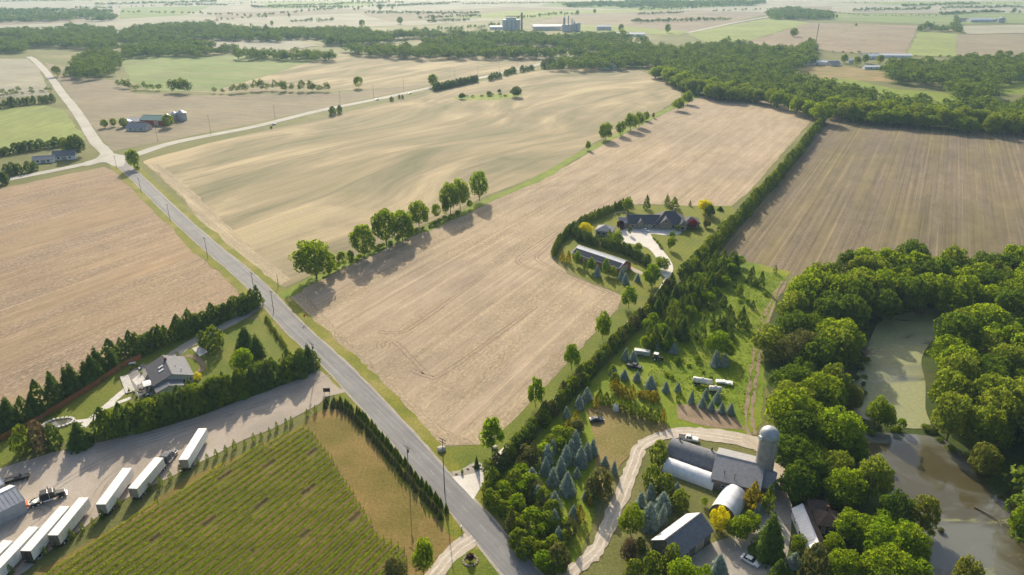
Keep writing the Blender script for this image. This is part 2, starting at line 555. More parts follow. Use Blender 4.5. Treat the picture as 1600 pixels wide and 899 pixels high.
def far_leaf():
    """woods far off, one mesh each: the hue changes from tree to tree over the ground"""
    m, nt, N, L, out = new_mat('far_wood_leaves')
    ge = N("ShaderNodeNewGeometry")
    co = coords(nt)
    f = noise(nt, mapping(nt, co, scale=(.085, .085, 0)), 1.0, 2, 0.6)
    c = ramp(nt, f, [(0.32, (.048, .095, .018)), (0.45, (.09, .15, .018)), (0.55, (.135, .19, .024)), (0.66, (.19, .225, .03))])
    c = mix(nt, c, ramp(nt, ge.outputs['Random Per Island'], [(0, (.7, .7, .7)), (1, (1.3, 1.35, 1.2))]), 1.0, 'MULTIPLY')
    d = N("ShaderNodeBsdfDiffuse")
    L(c, d.inputs[0])
    x = N("ShaderNodeBsdfTranslucent")
    L(mix(nt, c, (.22, .30, .03), 0.6), x.inputs[0])
    ms = N("ShaderNodeMixShader")
    ms.inputs[0].default_value = 0.4
    L(d.outputs[0], ms.inputs[1])
    L(x.outputs[0], ms.inputs[2])
    L(ms.outputs[0], out.inputs[0])
    return m


M['leaf_far'] = far_leaf()
M['leaf_deep'] = leaf_mat('deep_green_leaves', (.060, .115, .014), (.090, .150, .016), (.22, .32, .02), 0.4)

# ------------------------------------------------------------------ ground sheets
def sheet(name, px, mat, z, rough=0.5, step=4.0, world_pts=False, smooth=False):
    p = [Vector(q) for q in px] if world_pts else [Vector(G(*q)) for q in px]
    n = len(p)
    if smooth:
        q = []
        for i in range(n):
            a, b, c, d = p[i - 1], p[i], p[(i + 1) % n], p[(i + 2) % n]
            for k in range(4):
                t = k / 4
                q.append(0.5 * ((2 * b) + (c - a) * t + (2 * a - 5 * b + 4 * c - d) * t * t + (3 * b - a - 3 * c + d) * t ** 3))
        p = q
        n = len(p)
    out = []
    for i in range(n):
        a, b = p[i], p[(i + 1) % n]
        L_ = (b - a).length
        far = max(a.length, b.length)
        st = max(step, far * 0.012)
        k = max(1, min(80, int(L_ / st)))
        nr = Vector((-(b - a).y, (b - a).x)).normalized() if L_ > 0 else Vector((0, 0))
        for j in range(k):
            o = a.lerp(b, j / k)
            if j and rough: o = o + nr * rnd.gauss(0, rough)
            out.append((o.x, o.y, 0.0))
    tris = tessellate_polygon([[Vector(v) for v in out]])
    me = bpy.data.meshes.new(name)
    me.from_pydata(out, [], [t for t in tris])
    me.materials.append(mat)
    for pl in me.polygons:
        if pl.normal.z < 0: pl.flip()
    o = link_mesh(name, me)
    o.location.z = z
    return tag(o, kind='structure')


def smooth_line(pts, k=6):
    p = [Vector(q).to_2d() for q in pts]
    p = [2 * p[0] - p[1]] + p + [2 * p[-1] - p[-2]]
    out = []
    for i in range(1, len(p) - 2):
        a, b, c, d = p[i - 1:i + 3]
        for j in range(k):
            t = j / k
            out.append(0.5 * ((2 * b) + (c - a) * t + (2 * a - 5 * b + 4 * c - d) * t * t + (3 * b - a - 3 * c + d) * t ** 3))
    out.append(p[-2])
    return out


def strip_mesh(name, pts, width, mat, jit=0.0):
    vs_, fs = [], []
    for i, p in enumerate(pts):
        a, b = pts[max(0, i - 1)], pts[min(len(pts) - 1, i + 1)]
        t = (b - a).normalized()
        n = Vector((-t.y, t.x))
        w = width(i / (len(pts) - 1)) if callable(width) else width
        l_, r_ = w / 2 + rnd.gauss(0, jit), w / 2 + rnd.gauss(0, jit)
        q0, q1 = p + n * l_, p - n * r_
        vs_ += [(q0.x, q0.y, 0), (q1.x, q1.y, 0)]
        if i: fs.append((2 * i - 2, 2 * i - 1, 2 * i + 1, 2 * i))
    me = bpy.data.meshes.new(name)
    me.from_pydata(vs_, [], fs)
    me.materials.append(mat)
    for pl in me.polygons:
        if pl.normal.z < 0: pl.flip()
    return me


def strip(name, px, width, mat, z, jit=0.0, k=6, parent=None):
    pts = smooth_line([G(*q) for q in px], k)
    o = link_mesh(name, strip_mesh(name, pts, width, mat, jit), parent)
    o.location.z = z
    if not parent: tag(o, kind='structure')
    return o


gm = bpy.data.meshes.new('ground')
gm.from_pydata([(-7000, -60, 0), (7000, -60, 0), (7000, 9000, 0), (-7000, 9000, 0)], [], [(0, 1, 2, 3)])
gm.materials.append(M['ground'])
tag(link_mesh('ground', gm), kind='structure')

# --- far patchwork (z 0.05 steps: they lie one to three kilometres away)
FAR = [
    ('field_pale', [(-200, 2), (150, 2), (560, 0), (900, -4), (1300, -6), (1800, -6), (1800, 22), (1300, 20), (900, 26), (560, 40), (300, 52), (-200, 60)]),
    ('field_grey', [(-100, 24), (120, 26), (150, 34), (-100, 44)]),
    ('field_green', [(190, 12), (330, 10), (290, 24), (185, 30)]),
    ('field_lime', [(410, 4), (560, 2), (600, 9), (420, 14)]),
    ('field_grey', [(330, 20), (560, 14), (620, 18), (340, 30)]),
    ('field_pale', [(400, 33), (620, 18), (800, 8), (1040, 20), (830, 29), (640, 40), (500, 43)]),
    ('field_grey', [(560, 22), (800, 11), (990, 18), (780, 28), (610, 34)]),
    ('field_lime', [(690, 28), (800, 17), (1060, 15), (1130, 20), (950, 24), (810, 30)]),
    ('field_green', [(870, 3), (1050, 0), (1200, 0), (1180, 9), (1010, 16), (840, 10)]),
    ('field_grey', [(900, 22), (1070, 16), (1210, 20), (1180, 27), (1080, 52), (1000, 52), (900, 46), (820, 40)]),
    ('field_dust', [(870, 26), (1010, 24), (1180, 27), (1080, 47), (960, 38), (840, 36)]),
    ('field_lime', [(900, 39), (960, 40), (1075, 50), (1060, 56), (900, 48)]),
    ('field_lime', [(1070, 52), (1200, 29), (1265, 36), (1150, 70), (1100, 66)]),
    ('field_dust', [(1152, 70), (1265, 36), (1338, 38), (1272, 76)]),
    ('field_dust', [(1272, 76), (1340, 38), (1434, 41), (1415, 86), (1300, 82)]),
    ('field_lime', [(1415, 87), (1436, 50), (1496, 54), (1494, 90)]),
    ('field_grey', [(1496, 55), (1800, 50), (1800, 92), (1494, 90)]),
    ('field_pale', [(1500, 41), (1800, 36), (1800, 48), (1510, 54)]),
    ('field_green', [(1310, 22), (1490, 24), (1495, 40), (1290, 32)]),
    ('field_green', [(1495, 22), (1800, 18), (1800, 34), (1500, 38)]),
    ('field_lime', [(1300, 4), (1560, 3), (1800, 2), (1800, 8), (1400, 8)]),
    ('field_pale', [(1300, 8), (1800, 9), (1800, 17), (1490, 20), (1300, 18)]),
    ('field_grey', [(1210, 12), (1300, 10), (1300, 20), (1230, 22)]),
    ('field_pale', [(330, 66), (440, 60), (500, 72), (410, 86), (330, 78)]),
    ('field_pale', [(190, 66), (300, 58), (315, 62), (190, 74)]),
    ('field_dust', [(980, 92), (1050, 98), (1065, 110), (1040, 112)]),
]
for i, (mt, pts) in enumerate(FAR):
    sheet('field', pts, M[mt], 0.03 + 0.03 * i, rough=1.5, step=30)

# --- nearer fields
sheet('field', [(-200, 92), (42, 92), (60, 105), (78, 148), (-200, 168)], M['field_pale'], 0.03, 0.6)
sheet('field', [(-200, 186), (70, 165), (100, 172), (135, 218), (60, 230), (-200, 262)], M['field_lime'], 0.03, 0.6)
sheet('field', [(70, 98), (120, 110), (150, 122), (178, 126), (210, 146), (330, 150), (520, 146), (665, 132), (676, 133), (400, 192), (268, 218), (176, 236), (150, 205), (110, 150)], M['field_grey'], 0.03, 0.6)
sheet('field', [(186, 92), (260, 86), (400, 88), (500, 92), (420, 118), (330, 143), (235, 142), (205, 128)], M['field_green'], 0.09, 0.8)
sheet('field', [(186, 92), (500, 90), (640, 87), (860, 87), (852, 101), (720, 123), (680, 131), (600, 138), (520, 142), (330, 146), (215, 136)], M['field_roll'], 0.05, 0.6)
sheet('field', [(224, 252), (250, 244), (330, 223), (470, 192), (520, 180), (680, 143), (800, 118), (850, 110), (900, 106), (985, 105), (1030, 122), (1066, 138), (1064, 152), (1030, 174), (1004, 184), (960, 206), (915, 230), (880, 254), (845, 274), (800, 291), (760, 306), (700, 334), (640, 360), (560, 397), (500, 425), (452, 446), (434, 452), (402, 428), (332, 370), (276, 300), (240, 268)], M['field_roll'], 0.03, 0.5)
sheet('field', [(-260, 350), (0, 295), (162, 261), (180, 268), (205, 290), (260, 345), (330, 412), (388, 458), (330, 490), (200, 560), (0, 668), (-120, 730), (-260, 800)], M['field_left'], 0.03, 0.4)
sheet('field', [(446, 462), (500, 438), (560, 408), (650, 366), (720, 336), (770, 312), (835, 286), (862, 271), (892, 256), (925, 236), (960, 217), (1015, 190), (1050, 172), (1082, 152), (1120, 148), (1190, 156), (1258, 172), (1270, 186), (1222, 240), (1170, 300), (1140, 324), (1000, 319), (970, 322), (905, 349), (874, 372), (862, 400), (870, 412), (895, 432), (940, 450), (972, 462), (965, 484), (930, 520), (880, 574), (825, 632), (790, 668), (770, 688), (752, 695), (700, 697), (655, 690), (600, 640), (555, 592), (500, 530), (466, 492)], M['field_tan'], 0.03, 0.4)
sheet('field', [(1300, 182), (1440, 198), (1600, 210), (1760, 218), (1760, 452), (1600, 446), (1420, 446), (1300, 438), (1225, 427), (1160, 412), (1100, 395), (1120, 372), (1200, 285)], M['field_brown'], 0.03, 0.5)

# headlands: the last rounds of the drill run along the road and along the lane
sheet('field_headland', [(447, 463), (470, 453), (510, 497), (560, 548), (610, 596), (655, 636), (690, 664), (712, 680), (752, 694), (700, 696.5), (656, 689.5), (601, 639.5), (556, 591.5), (501, 529.5), (467, 491.5)], M['field_tan_road'], 0.05, 0.3)
sheet('field_headland', [(232, 256), (252, 256), (300, 298), (352, 350), (410, 402), (455, 436), (434, 451), (404, 428), (334, 370), (278, 300), (242, 268)], M['field_edge'], 0.05, 0.8)
# grass pieces
sheet('lawn', [(752, 695), (770, 690), (825, 634), (880, 576), (930, 522), (968, 484), (985, 470), (1010, 466), (1020, 474), (985, 515), (900, 600), (840, 665), (780, 722), (745, 742), (710, 745), (688, 716), (690, 700), (720, 698)], M['lawn'], 0.06, 0.2)
sheet('lawn', [(868, 402), (880, 372), (910, 349), (985, 322), (1142, 322), (1150, 330), (1105, 372), (1085, 410), (1050, 450), (1015, 466), (960, 455), (905, 432)], M['estate_lawn'], 0.06, 0.2)
sheet('grass', [(1120, 402), (1180, 412), (1235, 425), (1215, 455), (1195, 520), (1192, 660), (1170, 680), (1060, 668), (1030, 680), (990, 690), (940, 780), (900, 880), (860, 900), (760, 790), (780, 740), (850, 670), (930, 590), (1030, 480), (1085, 420)], M['weeds'], 0.06, 0.4)
sheet('grass', [(915, 640), (960, 632), (1035, 660), (1050, 672), (1000, 690), (965, 735), (948, 778), (930, 760), (930, 690)], M['dry_grass'], 0.10, 0.3)
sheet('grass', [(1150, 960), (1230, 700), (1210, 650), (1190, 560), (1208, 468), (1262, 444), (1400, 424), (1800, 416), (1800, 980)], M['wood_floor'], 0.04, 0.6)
sheet('grass', [(1245, 108), (1300, 100), (1400, 116), (1395, 128), (1300, 125), (1240, 118)], M['dry_grass'], 0.03, 0.6)
sheet('grass', [(1250, 122), (1330, 124), (1400, 140), (1490, 146), (1560, 150), (1570, 165), (1440, 168), (1330, 150), (1270, 140)], M['weeds'], 0.05, 0.6)
sheet('grass', [(1545, 128), (1700, 126), (1700, 145), (1555, 148)], M['weeds'], 0.06, 0.6)
sheet('grass', [(716, 151), (800, 146), (815, 150), (780, 156), (720, 156)], M['weeds'], 0.08, 0.6, smooth=True)
sheet('grass', [(95, 615), (195, 560), (330, 498), (415, 500), (445, 548), (420, 600), (300, 640), (165, 680), (90, 690), (0, 730), (-60, 720)], M['lawn'], 0.06, 0.3)
sheet('vineyard_ground', [(505, 640), (540, 640), (572, 665), (630, 735), (700, 815), (720, 850), (668, 905), (640, 960), (-20, 960), (60, 893), (130, 852), (220, 796), (300, 744), (400, 698), (470, 664)], M['vine_soil'], 0.06, 0.3)

# strips of grass along the fence rows
for pts, w in (([(440, 466), (500, 432), (560, 403), (650, 364), (720, 335), (770, 309)], 6), ([(770, 309), (835, 283), (890, 250), (945, 222), (1010, 188), (1090, 150)], 6.5)):
    strip('grass_strip', pts, w, M['weeds'], 0.09, 0.6)

# --- roads
ROAD_C = [(880, 975), (816, 899), (749, 820), (714, 782), (672, 735), (621, 675), (552, 600), (520, 567), (460, 512), (410, 457), (375, 424), (322, 380), (262, 325), (212, 276), (186, 254)]
strip('grass_verge', ROAD_C, 17.0, M['bright_verge'], 0.075, 0.5)
strip('shoulder', ROAD_C, 8.8, M['shoulder'], 0.12, 0.15)
main_road = strip('road', ROAD_C, 7.4, M['asphalt'], 0.15, 0.05)
sheet('road_junction', [(130, 255), (150, 248), (160, 239), (176, 240), (196, 243), (216, 238), (218, 244), (198, 252), (192, 260), (178, 260), (162, 254), (135, 260)], M['light_road'], 0.18, 0.1, smooth=True)
strip('road', [(178, 252), (160, 232), (148, 220), (120, 175), (96, 145), (82, 125), (57, 97), (45, 89)], 9.0, M['light_road'], 0.14, 0.2)
strip('road', [(-120, 310), (-40, 290), (22, 279), (112, 261), (162, 250)], 8.5, M['light_road'], 0.13, 0.1)
strip('road', [(190, 249), (218, 240), (277, 222), (398, 198), (500, 173), (590, 155), (670, 138), (750, 122), (795, 112), (850, 99), (900, 88)], 10.5, M['light_road'], 0.13, 0.1)
strip('road', [(1075, 52), (1150, 36), (1200, 27), (1260, 16)], 12, M['light_road'], 1.0, 0.1)
# dashes of the centre line, parts of the road
cl = smooth_line([G(*q) for q in ROAD_C[1:]], 14)
dash_me = MB().box(-1.5, 1.5, -0.06, 0.06, 0, 0.006).mesh('lane_dash', M['mark'])
walk = 0.0
for a, b in zip(cl[:-1], cl[1:]):
    L_ = (b - a).length
    t = (b - a).normalized()
    p = (-walk) % 9.0
    while p < L_:
        q = a + t * p
        if q.length < 430:
            o = link_mesh('lane_dash', dash_me, main_road)
            o.location = (q.x, q.y, 0.012)
            o.rotation_euler = (0, 0, math.atan2(t.y, t.x))
        p += 9.0
    walk += L_
# yards, lanes and drives
sheet('gravel_yard', [(505, 583), (530, 607), (545, 612), (512, 620), (480, 642), (432, 668), (390, 684), (335, 712), (262, 748), (205, 775), (150, 810), (100, 846), (45, 890), (-60, 960), (-300, 1000), (-300, 800), (-80, 745), (0, 733), (80, 708), (165, 690), (300, 655), (400, 618), (470, 592), (497, 578)], M['gravel'], 0.10, 0.3)
sheet('concrete_apron', [(703, 746), (722, 744), (742, 740), (762, 730), (768, 726), (766, 738), (757, 752), (740, 781), (720, 768)], M['concrete'], 0.13, 0.05)
strip('lane', [(757, 738), (782, 712), (850, 646), (925, 566), (1000, 488), (1030, 458), (1046, 430)], 2.6, M['concrete'], 0.10, 0.05)
sheet('driveway', [(965, 365), (985, 355), (1000, 358), (1030, 357), (1062, 361), (1062, 366), (1040, 368), (1018, 366), (1020, 372), (1030, 385), (1046, 405), (1052, 420), (1046, 432), (1034, 430), (1026, 405), (1012, 388), (990, 382), (970, 377)], M['concrete'], 0.12, 0.05, smooth=True)
sheet('patio', [(984, 352), (1064, 354), (1062, 363), (1035, 366), (1000, 366), (986, 360)], M['paver'], 0.14, 0.05)
strip('path', [(983, 418), (1003, 428), (1030, 436)], 3.0, M['drive_gravel'], 0.12, 0.05)
strip('gravel_drive', [(840, 960), (882, 905), (910, 880), (935, 855), (955, 810), (975, 765), (990, 725), (1000, 700), (1025, 685), (1065, 676), (1110, 680), (1160, 688), (1195, 700), (1212, 730), (1225, 770)], lambda t: 4.0 if t < .6 else 4.0 + 3 * math.sin((t - .6) * 7.8), M['drive_gravel'], 0.12, 0.25)
sheet('gravel_yard', [(1200, 760), (1222, 755), (1238, 790), (1236, 830), (1230, 870), (1215, 930), (1080, 930), (1065, 880), (1110, 850), (1165, 830), (1190, 812)], M['shoulder'], 0.14, 0.2)
strip('gravel_drive', [(660, 925), (690, 884), (715, 858), (745, 838), (770, 830)], lambda t: 4.2 + 3.5 * t ** 3, M['drive_gravel'], 0.115, 0.15)
sheet('soil_patch', [(1058, 633), (1090, 632), (1140, 645), (1165, 672), (1110, 668), (1060, 655)], M['soil'], 0.11, 0.2)
for dx in (-5, 5):
    strip('wheel_track', [(1176 + dx, 680), (1170 + dx, 650), (1176 + dx, 600), (1184 + dx, 550), (1200 + dx * .8, 490), (1225 + dx * .6, 440)], 1.1, M['soil'], 0.12, 0.25)
strip('path', [(128, 668), (150, 650), (175, 628), (198, 608)], 2.6, M['paver'], 0.11, 0.08)
strip('path', [(150, 645), (175, 634), (205, 622)], 1.8, M['paver'], 0.125, 0.05)
strip('path', [(100, 660), (130, 658), (160, 652)], 1.6, M['paver'], 0.14, 0.05)
sheet('patio', [(200, 584), (224, 568), (234, 575), (243, 604), (240, 618), (210, 622)], M['patio_stone'], 0.10, 0.05)
sheet('patio_slab', [(206, 594), (220, 584), (228, 594), (214, 604)], M['paver'], 0.115, 0.05)
strip('driveway', [(404, 478), (370, 500), (315, 528), (285, 545), (270, 556)], 5.0, M['shoulder'], 0.10, 0.1)
strip('path', [(290, 556), (308, 560), (318, 572), (308, 585)], 2.0, M['soil'], 0.12, 0.1)
sheet('patio', [(300, 545), (312, 541), (326, 550), (312, 558)], M['paver'], 0.125, 0.05)
sheet('gravel_bed', [(706, 738), (716, 736), (728, 730), (735, 726), (745, 722), (753, 726), (750, 736), (735, 742), (716, 746)], M['shoulder'], 0.10, 0.1, smooth=True)
sheet('lawn', [(700, 899), (715, 868), (740, 858), (760, 868), (790, 905), (770, 930), (720, 930)], M['lawn'], 0.10, 0.1, smooth=True)
for pts, zz in (([(840, 960), (882, 905), (910, 880), (935, 855), (955, 810), (975, 765), (990, 725), (1000, 700), (1025, 685), (1065, 676), (1110, 680), (1160, 688)], .135), ([(660, 925), (690, 884), (715, 858), (745, 838)], .13), ([(20, 830), (45, 800), (62, 792), (75, 797), (72, 806), (50, 826)], .112), ([(130, 815), (180, 740), (300, 680), (420, 640), (500, 595)], .112), ([(60, 780), (170, 715), (300, 668), (430, 622), (510, 590)], .114), ([(150, 705), (300, 662), (430, 625), (520, 585)], .116)):
    q = smooth_line([G(*p) for p in pts], 8)
    for w_ in (-.85, .85):
        qq = []
        for i, p in enumerate(q):
            t = (q[min(i + 1, len(q) - 1)] - q[max(0, i - 1)]).normalized()
            qq.append(p + Vector((-t.y, t.x)) * w_)
        o = link_mesh('wheel_track', strip_mesh('wheel_track', qq, .55, M['drive_track' if zz > .12 else 'yard_track'], .1))
        o.location.z = zz
        tag(o, kind='structure')
# wheel tracks pressed into the tan field
TR = [[(1000, 322), (930, 338), (880, 362), (845, 392), (836, 405), (860, 420), (905, 440), (955, 462)],
      [(995, 320), (920, 338), (866, 364), (822, 392), (806, 406), (815, 416), (845, 425)],
      [(660, 330), (760, 306), (880, 290)],
      [(598, 545), (596, 538), (604, 534)], [(608, 543), (610, 536), (616, 538), (640, 562), (662, 585)],
      [(640, 580), (665, 590), (690, 588), (760, 540), (840, 480)],
      [(590, 520), (612, 522), (650, 510), (760, 430)]]
for pts in TR:
    for w in (0.0, 1.8):
        q = smooth_line([G(*p) for p in pts], 8)
        qq = []
        for i, p in enumerate(q):
            t = (q[min(i + 1, len(q) - 1)] - q[max(0, i - 1)]).normalized()
            qq.append(p + Vector((-t.y, t.x)) * w)
        o = link_mesh('wheel_track', strip_mesh('wheel_track', qq, 0.55, M['track'], 0.12))
        o.location.z = 0.05
        tag(o, kind='structure')


# --- the two ponds
def pond_mat(name, weed_lo, weed_hi, water, sky_reflection=None):
    m, nt, N, L, out = new_mat(name)
    co = coords(nt)
    a = noise(nt, mapping(nt, co, rot=R(35), scale=(0.025, 0.06, 1)), 1.0, 6, 0.65, 0.8)
    fine = noise(nt, co, 0.9, 4, 0.7)
    k = ramp(nt, a, [(weed_lo, (0, 0, 0)), (weed_hi, (1, 1, 1))])
    weed = ramp(nt, fine, [(0.3, (.185, .20, .085)), (0.7, (.29, .30, .12))])
    c = mix(nt, water, weed, k)
    if sky_reflection:
        fm = noise(nt, mapping(nt, co, rot=R(-30), scale=(0.012, 0.04, 1)), 1.0, 5, 0.6, 1.2)  # grey sky reflection painted into the water colour as noise patches
        water = ramp(nt, fm, [(0.44, water), (0.54, sky_reflection)])
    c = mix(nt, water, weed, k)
    rg = ramp(nt, a, [(weed_lo, (0.07,) * 3), (weed_hi, (0.6,) * 3)])
    principled(nt, out, c, rg, 0.5, nrm=bump(nt, noise(nt, co, 1.6, 2), 0.03, 0.05))
    return m


M['pond_green'] = pond_mat('duckweed_water', 0.30, 0.46, (.09, .095, .05))
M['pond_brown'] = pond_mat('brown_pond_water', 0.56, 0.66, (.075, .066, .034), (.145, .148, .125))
sheet('pond_water', [(1335, 645), (1330, 605), (1348, 565), (1362, 525), (1380, 500), (1440, 485), (1490, 478), (1480, 500), (1462, 525), (1440, 560), (1446, 600), (1446, 640), (1452, 668), (1400, 668), (1350, 655)], M['pond_green'], 0.16, 0.6, smooth=True)
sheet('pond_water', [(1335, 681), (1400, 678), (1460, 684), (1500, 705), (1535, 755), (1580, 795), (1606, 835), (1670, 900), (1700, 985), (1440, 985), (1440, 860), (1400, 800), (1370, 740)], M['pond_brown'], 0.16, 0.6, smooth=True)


def leaf_quads(cen, nrm, size, g, aspect=1.0):
    """one small four-cornered leaf clump at each centre; returns verts and quads"""
    n = len(cen)
    nrm = nrm / (np.linalg.norm(nrm, axis=1, keepdims=True) + 1e-9)
    up = g.normal(size=(n, 3))
    t1 = np.cross(nrm, up)
    t1 /= np.linalg.norm(t1, axis=1, keepdims=True) + 1e-9
    t2 = np.cross(nrm, t1)
    s = (np.asarray(size) * g.uniform(.65, 1.35, n))[:, None]
    a, b = t1 * s, t2 * s * aspect
    k = g.uniform(.5, 1.0, (4, n, 1))
    v = np.stack([cen - a * k[0], cen - b * k[1], cen + a * k[2], cen + b * k[3]], 1)
    v += (nrm * s * .25)[:, None, :] * g.normal(size=(n, 4, 1))
    return v.reshape(-1, 3), np.arange(4 * n).reshape(n, 4)


# ------------------------------------------------------------------ buildings
def add_windows(root, wins, L_, W_, frame=None, pane=None, pref='window'):
    """wins: (side, along, z, w, h) on the walls of a box L_ by W_ centred on the root"""
    for sd, u, z, w, h in wins:
        f = MB()
        t, d = 0.09, 0.07
        f.box(-w / 2 - t, w / 2 + t, -d, 0.03, -t, 0).box(-w / 2 - t, w / 2 + t, -d, 0.03, h, h + t)
        f.box(-w / 2 - t, -w / 2, -d, 0.03, 0, h).box(w / 2, w / 2 + t, -d, 0.03, 0, h)
        o = f.build('window_frame' if pref == 'window' else pref, frame or M['white_metal'], root)
        o.name = pref
        g = MB().box(-w / 2, w / 2, -0.035, 0.01, 0, h).build('pane' if pref == 'window' else 'panel', pane or M['glass'], o)
        if sd == 'f': o.location, a = (u, -W_ / 2, z), 0
        elif sd == 'b': o.location, a = (u, W_ / 2, z), math.pi
        elif sd == 'r': o.location, a = (L_ / 2, u, z), math.pi / 2
        else: o.location, a = (-L_ / 2, u, z), -math.pi / 2
        o.rotation_euler = (0, 0, a)


def gable(root, L_, W_, hw, hr, wall, roof, cx=0, cy=0, rot=0, over=0.45, roof_f=None, roof_b=None, seams=0, wins=(), doors=(), gable_mat=None, thick=0.16, wz0=0.0):
    """a gabled body: ridge along local x; parts go straight under root through an offset kept in each part"""
    mt = Matrix.Translation((cx, cy, 0)) @ Matrix.Rotation(rot, 4, 'Z')
    def put(o):
        o.matrix_basis = mt @ o.matrix_basis
        return o
    put(MB().prism([(-W_ / 2, wz0), (W_ / 2, wz0), (W_ / 2, hw), (0, hr - 0.05), (-W_ / 2, hw)], 'x', -L_ / 2, L_ / 2).build('wall', wall, root))
    sl = (hr - hw) / (W_ / 2)
    for sg, mat in ((-1, roof_f or roof), (1, roof_b or roof)):
        y1 = sg * (W_ / 2 + over)
        z1 = hw - over * sl
        x0, x1 = -L_ / 2 - over, L_ / 2 + over
        b = MB().add([(x0, 0, hr), (x1, 0, hr), (x1, y1, z1), (x0, y1, z1), (x0, 0, hr + thick), (x1, 0, hr + thick), (x1, y1, z1 + thick), (x0, y1, z1 + thick)],
                     [(0, 3, 2, 1), (4, 5, 6, 7), (0, 1, 5, 4), (1, 2, 6, 5), (2, 3, 7, 6), (3, 0, 4, 7)])
        o = put(b.build('roof_slope', mat, root))
        if seams:
            sm = MB()
            n = int(L_ / seams)
            for i in range(n + 1):
                x = x0 + 0.05 + (x1 - x0 - 0.1) * i / n
                e = thick
                sm.add([(x - .03, 0, hr + e), (x + .03, 0, hr + e), (x + .03, y1, z1 + e), (x - .03, y1, z1 + e), (x - .03, 0, hr + e + .05), (x + .03, 0, hr + e + .05), (x + .03, y1, z1 + e + .05), (x - .03, y1, z1 + e + .05)],
                       [(4, 5, 6, 7), (0, 1, 5, 4), (1, 2, 6, 5), (2, 3, 7, 6), (3, 0, 4, 7)])
            so = sm.build('standing_seams', mat, o)
            tag(so, kind='stuff')
    put(MB().box(-L_ / 2 - over, L_ / 2 + over, -0.18, 0.18, hr + thick - 0.06, hr + thick + 0.05).build('ridge_cap', roof, root))
    for lst, pf, fm, pm in ((wins, 'window', M['white_metal'], M['glass']), (doors, 'door', M['white_metal'], M['door_tan'])):
        tmp = empty('tmp', 0, 0)
        add_windows(tmp, lst, L_, W_, fm, pm, pf)
        for ch in list(tmp.children):
            ch.parent = root
            put(ch)
        bpy.data.objects.remove(tmp)


def hip(root, L_, W_, hw, hr, wall, roof, cx=0, cy=0, rot=0, over=0.5, wins=(), doors=(), ridge=None):
    mt = Matrix.Translation((cx, cy, 0)) @ Matrix.Rotation(rot, 4, 'Z')
    def put(o):
        o.matrix_basis = mt @ o.matrix_basis
    put(MB().box(-L_ / 2, L_ / 2, -W_ / 2, W_ / 2, 0, hw).build('wall', wall, root))
    r = max(0.05, (L_ - W_) / 2 if ridge is None else ridge / 2)
    X, Y = L_ / 2 + over, W_ / 2 + over
    b = MB().add([(-X, -Y, hw - .12), (X, -Y, hw - .12), (X, Y, hw - .12), (-X, Y, hw - .12), (-X, -Y, hw + .08), (X, -Y, hw + .08), (X, Y, hw + .08), (-X, Y, hw + .08), (-r, 0, hr), (r, 0, hr)],
                 [(3, 2, 1, 0), (0, 1, 5, 4), (1, 2, 6, 5), (2, 3, 7, 6), (3, 0, 4, 7), (4, 5, 9, 8), (6, 7, 8, 9), (5, 6, 9), (7, 4, 8)])
    put(b.build('roof', roof, root))
    for lst, pf, pm in ((wins, 'window', M['glass']), (doors, 'door', M['door_tan'])):
        tmp = empty('tmp', 0, 0)
        add_windows(tmp, lst, L_, W_, M['white_metal'], pm, pf)
        for ch in list(tmp.children):
            ch.parent = root
            put(ch)
        bpy.data.objects.remove(tmp)


def arch(root, L_, r, h, skin, end, panels, panel_name='roof_panel', ribs=True, seg=16):
    """round-roofed tunnel along local x; the skin is made of separate overlapping sheets"""
    for i in range(panels):
        x0 = -L_ / 2 + L_ * i / panels
        x1 = x0 + L_ / panels + (0.12 if i < panels - 1 else 0)
        ro = r + (0.03 if i % 2 else 0.0)
        hh = h + (0.03 if i % 2 else 0.0)
        vs_, fs = [], []
        for k in range(seg + 1):
            t = math.pi * k / seg
            for x, dr in ((x0, 0), (x1, 0), (x1, -.06), (x0, -.06)):
                vs_.append((x, -(ro + dr) * math.cos(t), (hh + dr) * math.sin(t)))
        for k in range(seg):
            a, b = 4 * k, 4 * k + 4
            for j in range(4): fs.append((a + j, a + (j + 1) % 4, b + (j + 1) % 4, b + j))
        fs += [(0, 1, 2, 3), (4 * seg + 3, 4 * seg + 2, 4 * seg + 1, 4 * seg)]
        MB().add(vs_, fs).build(panel_name, skin, root, smooth=True)
    for sx in (-1, 1):
        pts = [(-(r - .1) * math.cos(math.pi * k / seg), (h - .1) * math.sin(math.pi * k / seg)) for k in range(seg + 1)]
        MB().prism(pts, 'x', sx * (L_ / 2 - 0.12) - .05, sx * (L_ / 2 - 0.12) + .05).build('end_wall', end, root)
    MB().box(L_ / 2 - .07, L_ / 2 + .05, -1.2, 1.2, 0, min(2.4, h * .7)).build('door', M['grey_wood'], root)


